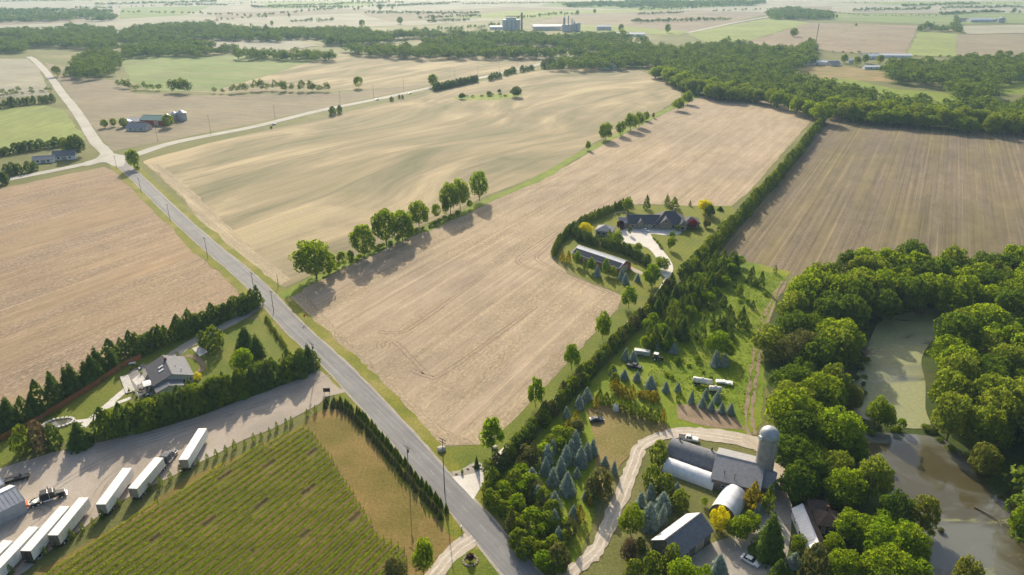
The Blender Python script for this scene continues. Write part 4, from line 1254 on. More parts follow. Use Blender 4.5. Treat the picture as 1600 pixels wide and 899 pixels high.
def semi_truck(px, py, ang, label, cabmat, fender, deck=None, rear=None):
    x, y = G(px, py)
    t = empty('semi_truck', x, y, ang, label, 'truck', None)
    MB().box(-4.4, 3.6, -.5, -.35, .75, 1.0).box(-4.4, 3.6, .35, .5, .75, 1.0).box(-4.4, -4.25, -.5, .5, .75, 1.0).build('chassis', M['red'] if deck else M['black'], t)
    c = M[cabmat]
    MB().prism([(-.2, 1.0), (1.5, 1.0), (1.5, 2.0), (1.15, 2.75), (.9, 2.95), (-.2, 3.0)], 'y', -1.1, 1.1).build('cab', c, t, bevel=.06)
    MB().box(-2.0, -.22, -1.15, 1.15, 1.0, 3.15).build('sleeper', c, t, bevel=.1)
    MB().loft([[(1.5, -.85, 1.0), (1.5, .85, 1.0), (1.5, .85, 1.95), (1.5, -.85, 1.95)], [(3.5, -.7, .95), (3.5, .7, .95), (3.5, .68, 1.7), (3.5, -.68, 1.7)]]).build('hood', c, t, bevel=.08)
    MB().box(3.5, 3.56, -.55, .55, .95, 1.65).build('grille', M['chrome'], t)
    MB().box(3.55, 3.85, -1.15, 1.15, .45, .85).build('front_bumper', M['chrome'], t, bevel=.04)
    MB().add([(1.52, -.95, 2.02), (1.52, .95, 2.02), (1.19, .9, 2.7), (1.19, -.9, 2.7)], [(0, 1, 2, 3)]).build('windscreen', M['glass'], t)
    for sy in (-1, 1):
        MB().box(.35, 1.2, sy * 1.11 - .015, sy * 1.11 + .015, 2.0, 2.65).build('side_window', M['glass'], t)
        MB().cyl((-.1, sy * 1.22, .9), (-.1, sy * 1.22, 3.9), .1, n=8).build('exhaust_stack', M['chrome'], t)
        MB().cyl((-1.6, sy * 1.0, .75), (.6, sy * 1.0, .75), .36, n=12).build('fuel_tank', M['chrome'], t)
        f = MB()
        pts = [(2.55 + .72 * math.cos(math.pi * k / 8), .55 + .72 * math.sin(math.pi * k / 8)) for k in range(9)]
        f.prism(pts + [(2.55 + .6 * math.cos(math.pi * k / 8), .55 + .6 * math.sin(math.pi * k / 8)) for k in range(8, -1, -1)], 'y', min(sy * .7, sy * 1.2), max(sy * .7, sy * 1.2))
        f.build('front_fender', M[fender] if fender else c, t)
        wheel(t, 2.55, sy * 1.0, .52, .3)
        for xx in (-2.9, -4.1): wheel(t, xx, sy * .9, .52, .6)
        f = MB()
        for xx in (-2.9, -4.1):
            pts = [(xx + .64 * math.cos(math.pi * k / 6), .6 + .64 * math.sin(math.pi * k / 6)) for k in range(1, 6)]
            pin = [(xx + .6 * math.cos(math.pi * k / 6), .6 + .6 * math.sin(math.pi * k / 6)) for k in range(5, 0, -1)]
            f.prism(pts + pin, 'y', min(sy * .58, sy * 1.22), max(sy * .58, sy * 1.22))
        f.build('rear_fender', M['chrome'] if fender else M['black'], t)
        MB().box(3.5, 3.6, sy * .8 - .16, sy * .8 + .16, 1.05, 1.3).build('headlight', M['lamp_white'], t)
        MB().box(1.3, 1.4, sy * 1.35 - .1, sy * 1.35 + .1, 1.9, 2.5).build('mirror', M['chrome'], t)
    MB().cyl((-3.4, 0, 1.0), (-3.4, 0, 1.15), .55, n=14).build('fifth_wheel', M['black'], t)
    if deck:
        MB().box(-4.9, -2.3, -.9, .9, 1.02, 1.22).build('tow_deck', M['white_metal'], t)
        MB().box(-2.3, -2.1, -.9, .9, 1.02, 2.4).build('headboard', M['black'], t)
        MB().box(-5.6, -4.9, -1.1, 1.1, .7, 1.5).build('tow_hitch', M['orange'], t, bevel=.1)
        MB().cyl((-4.7, .2, 1.2), (-3.2, .2, 2.0), .16, n=8).build('boom', M['black'], t)
    return t


ta = Vector(G(207, 763.5, 4.1)); tb = Vector(G(248.5, 715, 4.1))
d = (tb - ta).normalized()
q = tb + d * 3.6
px_, py_, _ = PX(q.x, q.y, 0)
semi_truck(px_, py_, math.atan2(d.y, d.x), 'dark semi truck with a white hood coupled to the ribbed trailer', 'navy', 'white_metal')
semi_truck(80, 781, R(34), 'dark green-black semi truck with red chassis and orange tow hitch', 'black', None, deck=True)


def car_mesh_parts(t, body, L_=4.6, W_=1.82, kind='sedan'):
    h = W_ / 2
    if kind == 'sedan':
        prof = [(-L_ / 2, .45), (-L_ / 2 + .05, .95), (-L_ / 2 + .5, 1.0), (L_ / 2 - 1.3, .98), (L_ / 2 - .25, .78), (L_ / 2, .62), (L_ / 2, .35), (-L_ / 2, .35)]
        gx = (-1.75, -1.05, .35, 1.1); top = 1.45
    else:
        prof = [(-L_ / 2, .5), (-L_ / 2, 1.05), (L_ / 2 - 1.6, 1.08), (L_ / 2 - .2, 1.0), (L_ / 2, .8), (L_ / 2, .45), (-L_ / 2, .45)]
        gx = (-.7, -.55, .7, 1.15); top = 1.85
    rings = []
    for y, k, dz in ((-h, .97, 0), (-h + .12, 1.0, .03), (h - .12, 1.0, .03), (h, .97, 0)):
        rings.append([(x * k, y, z + (dz if z > .6 else 0)) for x, z in prof])
    MB().loft(rings).build('body', M[body], t, smooth=True)
    zb = .97 if kind == 'sedan' else 1.06
    lo, hi = h - .1, h - .3
    MB().add([(gx[0], -lo, zb), (gx[3], -lo, zb), (gx[3], lo, zb), (gx[0], lo, zb), (gx[1], -hi, top), (gx[2], -hi, top), (gx[2], hi, top), (gx[1], hi, top)],
             [(0, 1, 5, 4), (1, 2, 6, 5), (2, 3, 7, 6), (3, 0, 4, 7), (4, 5, 6, 7)]).build('windows', M['glass'], t)
    MB().box(gx[1] - .05, gx[2] + .05, -hi - .03, hi + .03, top, top + .05).build('roof', M[body], t, bevel=.02)
    for sy in (-1, 1):
        MB().add([((gx[1] + gx[2]) / 2 - .06, sy * (lo + .01), zb), ((gx[1] + gx[2]) / 2 + .06, sy * (lo + .01), zb), ((gx[1] + gx[2]) / 2 + .06, sy * (hi + .02), top), ((gx[1] + gx[2]) / 2 - .06, sy * (hi + .02), top)], [(0, 1, 2, 3)]).build('pillar', M[body], t)
        for xx in (-L_ * .31, L_ * .31): wheel(t, xx, sy * (h - .1), .34 if kind == 'sedan' else .4, .22)
        MB().box(L_ / 2 - .18, L_ / 2 + .01, sy * .62 - .2, sy * .62 + .2, .62, .76).build('headlight', M['lamp_white'], t)
        MB().box(-L_ / 2 - .01, -L_ / 2 + .1, sy * .66 - .16, sy * .66 + .16, .72, .92).build('tail_lamp', M['lamp_red'], t)


def car(px, py, ang, label, body, kind='sedan', cat='car', name='car', L_=4.6):
    x, y = G(px, py)
    t = empty(name, x, y, ang, label, cat)
    car_mesh_parts(t, body, L_, kind=kind)
    if kind == 'pickup':
        b = MB().box(-L_ / 2 + .1, -.8, -.75, .75, .7, .78)
        b.box(-L_ / 2 + .1, -.8, -.9, -.78, 1.09, 1.2).box(-L_ / 2 + .1, -.8, .78, .9, 1.09, 1.2)
        b.build('bed_rail', M['black'], t)
        MB().box(-L_ / 2 + .15, -.85, -.76, .76, 1.09, 1.11).build('bed_liner', M['black'], t)
    return t


car(1172, 879, R(-42), 'white sedan car parked on the gravel yard beside the big dark conifer', 'white_metal')
car(1009, 362, R(-30), 'white car parked in front of the stone estate house', 'white_metal')
car(28, 751, R(30), 'black pickup truck parked behind the large grey shed', 'black', 'pickup', 'pickup truck', 'pickup_truck', 5.8)
car(1075, 688, R(-14), 'black and white pickup truck parked behind the round-roofed barn', 'white_metal', 'pickup', 'pickup truck', 'pickup_truck', 6.2)
car(932, 658, R(8), 'dark car parked on dry grass beside the white barrel', 'navy')
car(991, 575, R(-25), 'dark blue pickup truck parked among the nursery spruces', 'navy', 'pickup', 'pickup truck', 'pickup_truck', 5.4)
for px, py, lab, bd in ((428, 195, 'white car driving on the far road near the left', 'white_metal'), (589, 156.5, 'white car driving on the far road above the shrubs', 'white_metal'), (640, 147, 'dark car driving on the far road before the hedge', 'black')):
    car(px, py, R(64) - R(4), lab, bd)

# farm tractor in the nursery
x, y = G(1027, 563)
t = empty('tractor', x, y, R(-25), 'red and black farm tractor with a white cab roof among spruces', 'tractor')
MB().loft([[(.2, -.4, .8), (.2, .4, .8), (.2, .38, 1.6), (.2, -.38, 1.6)], [(2.1, -.34, .75), (2.1, .34, .75), (2.1, .3, 1.4), (2.1, -.3, 1.4)]]).build('hood', M['black'], t, bevel=.06)
MB().add([(-1.3, -.75, 1.2), (.25, -.7, 1.2), (.25, .7, 1.2), (-1.3, .75, 1.2), (-1.2, -.7, 2.55), (.1, -.65, 2.55), (.1, .65, 2.55), (-1.2, .7, 2.55)], [(0, 1, 5, 4), (1, 2, 6, 5), (2, 3, 7, 6), (3, 0, 4, 7), (0, 3, 2, 1), (4, 5, 6, 7)]).build('cab', M['glass'], t)
MB().box(-1.4, .3, -.85, .85, 2.55, 2.75).build('cab_roof', M['white_metal'], t, bevel=.06)
MB().box(-1.7, -1.2, -.7, .7, .7, 1.3).build('rear_hitch', M['red'], t)
for sy in (-1, 1):
    wheel(t, -.75, sy * .95, .8, .5)
    wheel(t, 1.6, sy * .8, .5, .34)
    MB().box(-1.5, 0, min(sy * .7, sy * 1.2), max(sy * .7, sy * 1.2), 1.62, 1.7).build('fender', M['black'], t)
MB().cyl((1.2, 0, 1.5), (1.2, 0, 2.4), .06, n=7).build('exhaust', M['black'], t)
# silver camper / horse trailer
x, y = G(1003, 556)
t = empty('cargo_trailer', x, y, R(-14), 'silver cargo trailer parked beside the farm tractor', 'trailer')
MB().prism([(-2.8, .6), (2.8, .6), (3.1, 1.2), (2.8, 2.3), (-2.8, 2.4)], 'y', -1.05, 1.05).build('body', M['galv'], t, bevel=.1)
for xx in (-.8, .2):
    for sy in (-1, 1): wheel(t, xx, sy * 1.0, .36, .22)
MB().box(3.0, 4.2, -.06, .06, .5, .6).build('drawbar', M['black'], t)
MB().box(-1.4, .8, -1.12, -1.05, .7, .95).box(-1.4, .8, 1.05, 1.12, .7, .95).build('fender', M['black'], t)


def tank_trailer(px, py, ang, L_, r, lab):
    x, y = G(px, py)
    t = empty('tank_trailer', x, y, ang, lab, 'tank trailer')
    b = MB()
    n = 18
    rings = []
    for xx, k in ((-L_ / 2, .55), (-L_ / 2 + .12, .85), (-L_ / 2 + .35, 1), (L_ / 2 - .35, 1), (L_ / 2 - .12, .85), (L_ / 2, .55)):
        rings.append([(xx, r * k * math.cos(2 * math.pi * i / n), r + .75 + r * k * math.sin(2 * math.pi * i / n)) for i in range(n)])
    b.loft(rings).build('tank', M['cream'], t, smooth=True)
    for xx in np.linspace(-L_ / 2 + .6, L_ / 2 - .6, 4):
        MB().add(*ring_band(float(xx), r + .03, r + .75)).build('band', M['galv'], t)
    MB().cyl((0, 0, 2 * r + .7), (0, 0, 2 * r + .95), .35, n=12).build('hatch', M['galv'], t)
    MB().box(-L_ / 2, L_ / 2 + .8, -.5, -.38, .6, .8).box(-L_ / 2, L_ / 2 + .8, .38, .5, .6, .8).build('chassis', M['black'], t)
    for xx in (-L_ / 2 + .9, -L_ / 2 + 2.0):
        for sy in (-1, 1): wheel(t, xx, sy * (r - .1), .45, .35)
    return t


def ring_band(x, r, zc, n=18):
    vs_ = []
    for xx in (x - .05, x + .05):
        for i in range(n):
            a = 2 * math.pi * i / n
            vs_.append((xx, r * math.cos(a), zc + r * math.sin(a)))
    return vs_, [(i, (i + 1) % n, n + (i + 1) % n, n + i) for i in range(n)]


tank_trailer(1097, 602, R(-20), 6.6, 1.0, 'long cream tank trailer lying in the bright grass by the track')
tank_trailer(1117, 614, R(-12), 4.2, .9, 'short white tank trailer beside the blue spruce row')
x, y = G(1131, 600)
t = empty('flatbed_trailer', x, y, R(-16), 'white flatbed trailer loaded with white panels by the track', 'trailer')
MB().box(-2.8, 2.8, -1.1, 1.1, .75, .9).build('bed', M['white_metal'], t)
for i in range(5): MB().box(-2.4 + i * .95, -1.6 + i * .95, -.9 + .1 * (i % 2), .8, .9, 1.05 + .12 * (i % 3)).build('panel', M['white_metal'], t)
for xx in (-.6, .5):
    for sy in (-1, 1): wheel(t, xx, sy * .95, .38, .24)
MB().box(2.8, 3.8, -.06, .06, .6, .72).build('drawbar', M['black'], t)
x, y = G(963, 641)
t = empty('water_tank', x, y, 0, 'white round water tank standing on the dry grass', 'tank')
MB().lathe([(1.1, 0), (1.12, .1), (1.12, 1.7), (1.0, 1.9), (.35, 2.1), (.35, 2.2), (.02, 2.2)], 20).build('tank_body', M['cream'], t, smooth=True)
for z in (.5, 1.0, 1.5): MB().lathe([(1.12, z), (1.16, z + .03), (1.16, z + .09), (1.12, z + .12)], 20).build('rib', M['cream'], t)
MB().cyl((0, 0, 2.2), (0, 0, 2.3), .28, n=12).build('lid', M['black'], t)

# ------------------------------------------------------------------ poles and signs
def pole(px, py, h, lab, arms=1, can=False):
    x, y = G(px, py)
    t = empty('utility_pole', x, y, R(52), lab, 'utility pole', 'wooden utility poles along the roads')
    MB().cyl((0, 0, 0), (0, 0, h), .15, .09, n=8).build('pole', M['grey_wood'], t)
    for k in range(arms):
        MB().box(-.06, .06, -1.2, 1.2, h - .5 - k * .9, h - .36 - k * .9).build('crossarm', M['grey_wood'], t)
        for yy in (-1.1, -.5, .5, 1.1): MB().cyl((0, yy, h - .36 - k * .9), (0, yy, h - .1 - k * .9), .05, n=6).build('insulator', M['grey_wood'], t)
    if can: MB().cyl((.35, 0, h - 2.4), (.35, 0, h - 1.3), .26, n=10).build('transformer', M['grey_wood'], t)
    return t


POLES = [(695, 770, 18, 'tall leaning-looking utility pole at the right road edge near the concrete apron', 2, False), (640, 757, 13, 'utility pole on the grass verge beside the double row of young spruces', 1, True), (493, 585, 12.5, 'utility pole at the mouth of the gravel truck yard', 1, True),
         (428, 489, 10, 'slim utility pole at the road end of the bungalow drive', 1, False), (435, 448, 6, 'short pole at the corner of the big rolling field', 0, False), (397, 455, 9, 'utility pole at the corner of the conifer hedge by the road', 1, False), (325, 404, 11, 'utility pole beside the road halfway along the left field', 1, False),
         (266, 346, 10, 'utility pole beside the road above the halfway pole', 1, False), (221, 302, 10, 'utility pole in the shadow of the lone crossroads tree', 1, False), (183, 265, 10, 'utility pole on the corner of the crossroads', 1, False),
         (330, 211, 17, 'utility pole in the brown field right of the grain bins', 1, False), (247, 222, 12, 'utility pole in the brown field below the red barn', 1, False), (430, 187, 13, 'utility pole by the far road near the white car', 1, False), (532, 165, 15, 'utility pole by the far road above the dark shrubs', 1, False), (584, 152, 13, 'utility pole by the far road near the second white car', 1, False),
         (631, 142, 14, 'utility pole by the far road near the dark car', 1, False), (711, 125, 14, 'utility pole behind the long dark roadside hedge', 1, False), (747, 120, 14, 'utility pole right of the dark roadside hedge', 1, False), (780, 112, 15, 'utility pole by the far road above the small conifers', 1, False), (808, 106, 14, 'utility pole near the far end of the far road', 1, False), (836, 101, 13, 'last utility pole before the far road enters the wood', 1, False)]
for p in POLES: pole(*p)
x, y = G(477, 503)
t = empty('road_sign', x, y, R(-37), 'orange diamond road sign on a post beside the stubble field', 'road sign')
MB().cyl((0, 0, 0), (0, 0, 2.6), .05, n=6).build('post', M['galv'], t)
MB().add([(-.06, 0, 2.0), (-.06, .75, 2.75), (-.06, 0, 3.5), (-.06, -.75, 2.75), (-.09, 0, 2.0), (-.09, .75, 2.75), (-.09, 0, 3.5), (-.09, -.75, 2.75)], [(0, 1, 2, 3), (7, 6, 5, 4), (0, 1, 5, 4), (1, 2, 6, 5), (2, 3, 7, 6), (3, 0, 4, 7)]).build('sign_plate', M['orange'], t)
x, y = G(511, 616)
t = empty('entrance_sign', x, y, R(3), 'dark board sign on posts at the truck yard entrance', 'sign')
for sx in (-.9, .9): MB().box(sx - .06, sx + .06, -.06, .06, 0, 2.3).build('post', M['grey_wood'], t)
MB().box(-1.15, 1.15, -.1, -.06, .9, 2.3).build('board', M['black'], t)
MB().box(-1.25, 1.25, -.14, .02, 2.3, 2.38).build('cap_rail', M['grey_wood'], t)
x, y = G(721, 829)
t = empty('mailbox', x, y, R(-37), 'white mailbox on a post at the gravel driveway mouth', 'mailbox')
MB().box(-.06, .06, -.06, .06, 0, 1.1).build('post', M['grey_wood'], t)
MB().prism([(-.16, 1.1), (.16, 1.1), (.16, 1.3)] + [(.16 * math.cos(a), 1.3 + .16 * math.sin(a)) for a in (.5, 1.0, 1.57, 2.1, 2.6)] + [(-.16, 1.3)], 'y', -.3, .3).build('box', M['white_metal'], t)
# goal frame on the estate lawn
x, y = G(970, 338)
t = empty('soccer_goal', x, y, R(15), 'white goal frame on the lawn inside the curved hedge', 'goal')
MB().cyl((-3.6, 0, 2.4), (3.6, 0, 2.4), .1, n=6).build('crossbar', M['white_metal'], t)
for sx in (-3.6, 3.6): MB().cyl((sx, 0, 0), (sx, 0, 2.4), .1, n=6).cyl((sx, 0, 2.4), (sx, 1.4, 0), .07, n=6).build('side_frame', M['white_metal'], t)


def boulder(px, py, r, lab, grp=None):
    x, y = G(px, py)
    bm = bmesh.new()
    bmesh.ops.create_icosphere(bm, subdivisions=2, radius=r)
    for v in bm.verts:
        v.co *= rnd.uniform(.82, 1.12)
        v.co.z = v.co.z * .6 + r * .45
    me = bpy.data.meshes.new('boulder')
    bm.to_mesh(me)
    bm.free()
    me.materials.append(M['rock'])
    o = link_mesh('boulder', me)
    o.location = (x, y, 0)
    return tag(o, lab, 'boulder', grp)


boulder(690, 704, 1.3, 'pale boulder on the lawn at the stubble field corner')
boulder(903, 676, 1.2, 'pale boulder at the edge of the nursery clearing')
boulder(773, 701, .9, 'pale boulder at the foot of the first lane tree')
for i, (px, py) in enumerate([(713, 741), (722, 738), (731, 733), (740, 729), (749, 727), (752, 733)]):
    boulder(px, py, .45, 'small pale rock edging the gravel bed by the concrete apron', 'small rocks in the gravel bed')


# ------------------------------------------------------------------ foliage meshes (unit height, unit width)
def broad_crown(seed, nl=44, n=4600, size=.030, z0=.07, shape='round', tight=1.0, core=.30, lobe=(.085, .16)):
    g = np.random.default_rng(seed)
    d = g.normal(size=(nl, 3))
    d[:, 2] = np.abs(d[:, 2]) * 1.35 - .78
    d /= np.linalg.norm(d, axis=1, keepdims=True)
    zc, rz = (1 + z0) / 2 - .02, (1 - z0) / 2
    rad = g.uniform(.55, .76, nl)[:, None] * tight
    c = d * rad * np.array([.5, .5, rz])
    lr = g.uniform(*lobe, nl)
    c[:, 2] += zc
    if shape == 'oval':
        f = 1 - np.clip((c[:, 2] - .45) / .55, 0, 1) ** 1.6 * .7
        c[:, 0] *= f
        c[:, 1] *= f
        lr *= .85
    if shape == 'wide':
        c[:, 2] = np.where(c[:, 2] > zc, c[:, 2], zc - (zc - c[:, 2]) * .7)
    c = np.vstack([c, [[0, 0, zc]]])
    lr = np.append(lr, core)
    w = lr ** 2
    idx = g.choice(len(c), n, p=w / w.sum())
    u = g.normal(size=(n, 3))
    u[:, 2] += .25
    u /= np.linalg.norm(u, axis=1, keepdims=True)
    rr = lr[idx] * g.uniform(.80, 1.10, n)
    sc = np.array([1, 1, .85])
    p = c[idx] + u * rr[:, None] * sc
    # drop leaves buried in the middle of other lobes
    keep = np.ones(n, bool)
    for k in range(len(c)):
        q = np.linalg.norm((p - c[k]) / sc, axis=1)
        keep &= ~((q < lr[k] * .62) & (idx != k))
    p, u = p[keep], u[keep]
    p[:, 2] = np.clip(p[:, 2], z0 * .6, 1.02)
    nr = u + g.normal(size=p.shape) * .38
    return leaf_quads(p, nr, size, g)


def cedar_crown(seed, n=420, size=.075, p=.75, belly=.25):
    g = np.random.default_rng(seed)
    z = g.uniform(0, 1, n) ** .85
    prof = np.where(z < belly, .75 + .25 * z / belly, ((1 - z) / (1 - belly)) ** p)
    az = g.uniform(0, 2 * math.pi, n)
    lump = 1 + .16 * np.sin(az * 3 + z * 9 + seed) + .10 * np.sin(az * 5 - z * 15)
    r = .46 * prof * lump * g.uniform(.8, 1.08, n)
    pos = np.stack([r * np.cos(az), r * np.sin(az), z * .97 + .01], 1)
    nr = np.stack([np.cos(az), np.sin(az), np.full(n, .45)], 1) + g.normal(size=(n, 3)) * .4
    v, q = leaf_quads(pos, nr, size * (.45 + .6 * prof), g, 1.3)
    return v, q


def spruce_crown(seed, layers=12, per=15, z0=.03, p=.72):
    g = np.random.default_rng(seed)
    V, Q = [], []
    b = 0
    for k in range(layers):
        zf = k / (layers - 1)
        z = z0 + (1 - z0) * zf * .97
        R_ = (.5 * (1 - zf) ** p + .025) * (1.0 if k % 2 == 0 else .84)
        m = max(5, int(per * (1 - zf * .6)))
        for j in range(m):
            az = 2 * math.pi * (j + g.uniform(-.3, .3)) / m + k * .7
            L_ = R_ * g.uniform(.68, 1.18)
            wd = L_ * g.uniform(.26, .38) + .012
            dr = .22 * L_ * g.uniform(.6, 1.4)
            ca, sa = math.cos(az), math.sin(az)
            def P(r, o, dz): return (r * ca - o * sa, r * sa + o * ca, z + dz)
            pts = [P(L_ * .12, -wd * .3, .02), P(L_ * .12, wd * .3, .02), P(L_ * .6, wd, -dr * .3), P(L_ * .6, -wd, -dr * .3), P(L_, wd * .25, -dr), P(L_, -wd * .25, -dr),
                   P(L_ * .62, 0, .035 + .05 * L_)]
            V += pts
            Q += [(b, b + 1, b + 6, b + 6), ]
            Q[-1] = (b, b + 1, b + 2, b + 6)
            Q += [(b, b + 6, b + 3, b + 0)]
            Q[-1] = (b + 3, b, b + 6, b + 5)
            Q += [(b + 6, b + 2, b + 4, b + 5)]
            b += 7
    n = 520
    zf = g.uniform(0, .96, n)
    r = .5 * (1 - zf) ** p * g.uniform(.75, 1.08, n)
    az = g.uniform(0, 2 * math.pi, n)
    v2, q2 = leaf_quads(np.stack([r * np.cos(az), r * np.sin(az), z0 + (1 - z0) * zf], 1), np.stack([np.cos(az), np.sin(az), np.full(n, .5)], 1) + g.normal(size=(n, 3)) * .5, .05 * (1.15 - zf), g)
    return np.vstack([np.array(V), v2]), np.vstack([np.array(Q), q2 + b])


def trunk_arrays(seed, top=.55, r=.022, limbs=5, n=6):
    g = random.Random(seed)
    mb = MB()
    mb.cyl((0, 0, 0), (0, 0, top * .5), r, r * .8, n).cyl((0, 0, top * .5), (0, 0, top), r * .8, r * .35, n)
    for i in range(limbs):
        a = 6.28 * i / max(1, limbs) + g.uniform(-.4, .4)
        z = top * g.uniform(.35, .75)
        mb.cyl((0, 0, z), (math.cos(a) * .26, math.sin(a) * .26, z + g.uniform(.12, .26)), r * .5, r * .15, 4)
    return mb


ORD = ['first', 'second', 'third', 'fourth', 'fifth', 'sixth', 'seventh', 'eighth', 'ninth', 'tenth', 'eleventh', 'twelfth', 'thirteenth', 'fourteenth', 'fifteenth', 'sixteenth', 'seventeenth', 'eighteenth', 'nineteenth', 'twentieth',
       'twenty-first', 'twenty-second', 'twenty-third', 'twenty-fourth', 'twenty-fifth', 'twenty-sixth', 'twenty-seventh', 'twenty-eighth', 'twenty-ninth', 'thirtieth', 'thirty-first', 'thirty-second', 'thirty-third', 'thirty-fourth', 'thirty-fifth', 'thirty-sixth', 'thirty-seventh', 'thirty-eighth', 'thirty-ninth', 'fortieth']
CACHE = {}


def proto(kind, var, mat):
    key = (kind, var, mat)
    if key in CACHE: return CACHE[key]
    if (kind, var) not in CACHE:
        s = 100 + var * 13 + (500 if kind == 'small' else 0)
        if kind == 'broad': a = broad_crown(s)
        elif kind == 'wide': a = broad_crown(s + 5, 66, 6000, .026, .04, 'wide', lobe=(.07, .13), core=.34)
        elif kind == 'oval': a = broad_crown(s + 7, 26, 2600, .038, .07, 'oval', lobe=(.11, .18))
        elif kind == 'small': a = broad_crown(s + 9, 14, 1200, .052, .03, tight=.6, core=.40, lobe=(.13, .2))
        elif kind == 'cedar': a = cedar_crown(s)
        elif kind == 'column': a = cedar_crown(s + 1, 200, .09, .6, .3)
        elif kind == 'ball': a = cedar_crown(s + 4, 420, .08, .42, .4)
        elif kind == 'spruce': a = spruce_crown(s)
        CACHE[(kind, var)] = a
    v, q = CACHE[(kind, var)]
    CACHE[key] = raw_mesh('crown', v, q, [M[mat]])
    return CACHE[key]


def trunk_proto(var, mat='bark'):
    key = ('trunk', var, mat)
    if key not in CACHE: CACHE[key] = trunk_arrays(var).mesh('trunk', M[mat])
    return CACHE[key]


ntree = 0
PARKED = [G(*q) for q in ((991, 575), (1003, 556), (1027, 563), (1097, 602), (1117, 614), (1131, 600), (932, 658), (963, 641))]


def tree(name, kind, mat, x, y, h, w, label, cat='tree', group=None, trunk=True):
    global ntree
    ntree += 1
    var = rnd.randrange(6 if kind in ('broad', 'wide') else 4)
    t = empty(name, x, y, rnd.uniform(0, 6.28), label, cat, group)
    me = proto(kind, var, mat)
    c = link_mesh('crown', me, t)
    c.scale = (w * rnd.uniform(.88, 1.1), w * rnd.uniform(.88, 1.1), h * 1.07)
    c.location.z = -.07 * h
    if trunk:
        k = link_mesh('trunk', trunk_proto(var % 3), t)
        k.scale = (w * .8, w * .8, h)
    return t


def single(name, kind, mat, x, y, h, w, label, cat='tree', group=None):
    """a small tree as one object: foliage right down to the ground, no trunk to be seen"""
    var = rnd.randrange(4)
    if name in ('nursery_evergreen', 'nursery_shrub', 'plantation_conifer', 'nursery_tree') and any((x - a) ** 2 + ((y - b + 2.5) * .75) ** 2 < 30 for a, b in PARKED): return None
    o = link_mesh(name, proto(kind, var, mat))
    o.location = (x, y, 0)
    o.rotation_euler = (0, 0, rnd.uniform(0, 6.28))
    o.scale = (w, w, h)
    return tag(o, label, cat, group)


def tree_px(name, kind, mat, px, base, top, wpx, label, cat='tree', group=None, one=False):
    x, y = G(px, base)
    h = max(.6, height_at(y, top))
    w = wpx * PX(x, y, h / 2)[2] / F
    return (single if one else tree)(name, kind, mat, x, y, h, w, label, cat, group)


def along(px, spacing, jit=0.0):
    p = [Vector(G(*q)) for q in px]
    out = []
    carry = 0.0
    for a, b in zip(p[:-1], p[1:]):
        L_ = (b - a).length
        d = carry
        while d < L_:
            q = a.lerp(b, d / L_)
            out.append((q.x + rnd.gauss(0, jit), q.y + rnd.gauss(0, jit)))
            d += spacing * rnd.uniform(.88, 1.12)
        carry = d - L_
    return out


def in_poly(px, py, poly):
    c = False
    j = len(poly) - 1
    for i in range(len(poly)):
        (xi, yi), (xj, yj) = poly[i], poly[j]
        if (yi > py) != (yj > py) and px < (xj - xi) * (py - yi) / (yj - yi) + xi: c = not c
        j = i
    return c


def scatter(poly, zc, spacing, jit=.35):
    pts = [G(a, b, zc) for a, b in poly]
    x0, x1 = min(p[0] for p in pts), max(p[0] for p in pts)
    y0, y1 = min(p[1] for p in pts), max(p[1] for p in pts)
    out = []
    r = 0
    y = y0
    while y < y1:
        x = x0 + (spacing / 2 if r % 2 else 0)
        while x < x1:
            X, Y = x + rnd.uniform(-jit, jit) * spacing, y + rnd.uniform(-jit, jit) * spacing
            a, b, _ = PX(X, Y, zc)
            if in_poly(a, b, poly): out.append((X, Y))
            x += spacing
        y += spacing * .866
        r += 1
    return out


# ------------------------------------------------------------------ single trees
FR = 'trees along the fence row between the two big fields'
for px, b, tp, w, lab in [(495, 436, 370, 68, 'biggest round tree at the road end of the fence row'), (569, 402, 344, 45, 'round tree second from the road in the fence row'), (604, 384, 322, 46, 'left tree of the touching pair in the fence row'), (629, 376, 324, 42, 'right tree of the touching pair in the fence row'),
                          (655, 357, 309, 34, 'open-crowned tree between the touching pair and the tall clump'), (704, 334, 278, 36, 'left tree of the tall fence row clump beside the last pale tree'), (719, 327, 275, 32, 'right tree of the tall fence row clump beside the last pale tree')]:
    tree_px('broadleaf_tree', 'wide', 'leaf', px, b, tp, w * 1.12, lab, 'tree', FR)
tree_px('broadleaf_tree', 'broad', 'leaf_lime', 749, 313, 262, 34, 'pale yellow-green tree at the far end of the near fence row', 'tree', FR)
for px, b, tp, w, lab in [(682, 342, 315, 18, 'small round shrub tree left of the tall clump'), (696, 338, 314, 14, 'dark shrub under the tall clump of the fence row'), (535, 418, 388, 20, 'low shrub right of the biggest fence row tree'), (548, 412, 388, 16, 'thin shrub left of the second fence row tree'), (734, 326, 310, 12, 'small shrub between the tall clump and pale tree'), (520, 424, 390, 16, 'shrub against the biggest fence row tree')]:
    tree_px('shrub', 'small', 'leaf', px, b, tp, w, lab, 'shrub', FR, one=True)
for i, (X, Y) in enumerate(along([(505, 432), (560, 404), (650, 364), (720, 335)], 3.0, .8)):
    single('low_shrub', 'small', 'leaf', X, Y, rnd.uniform(1.4, 4.2), rnd.uniform(2.4, 4.6), 'low undergrowth shrub beneath the fence row trees', 'shrub', 'undergrowth of the fence row')
FR2 = 'trees along the far part of the fence row'
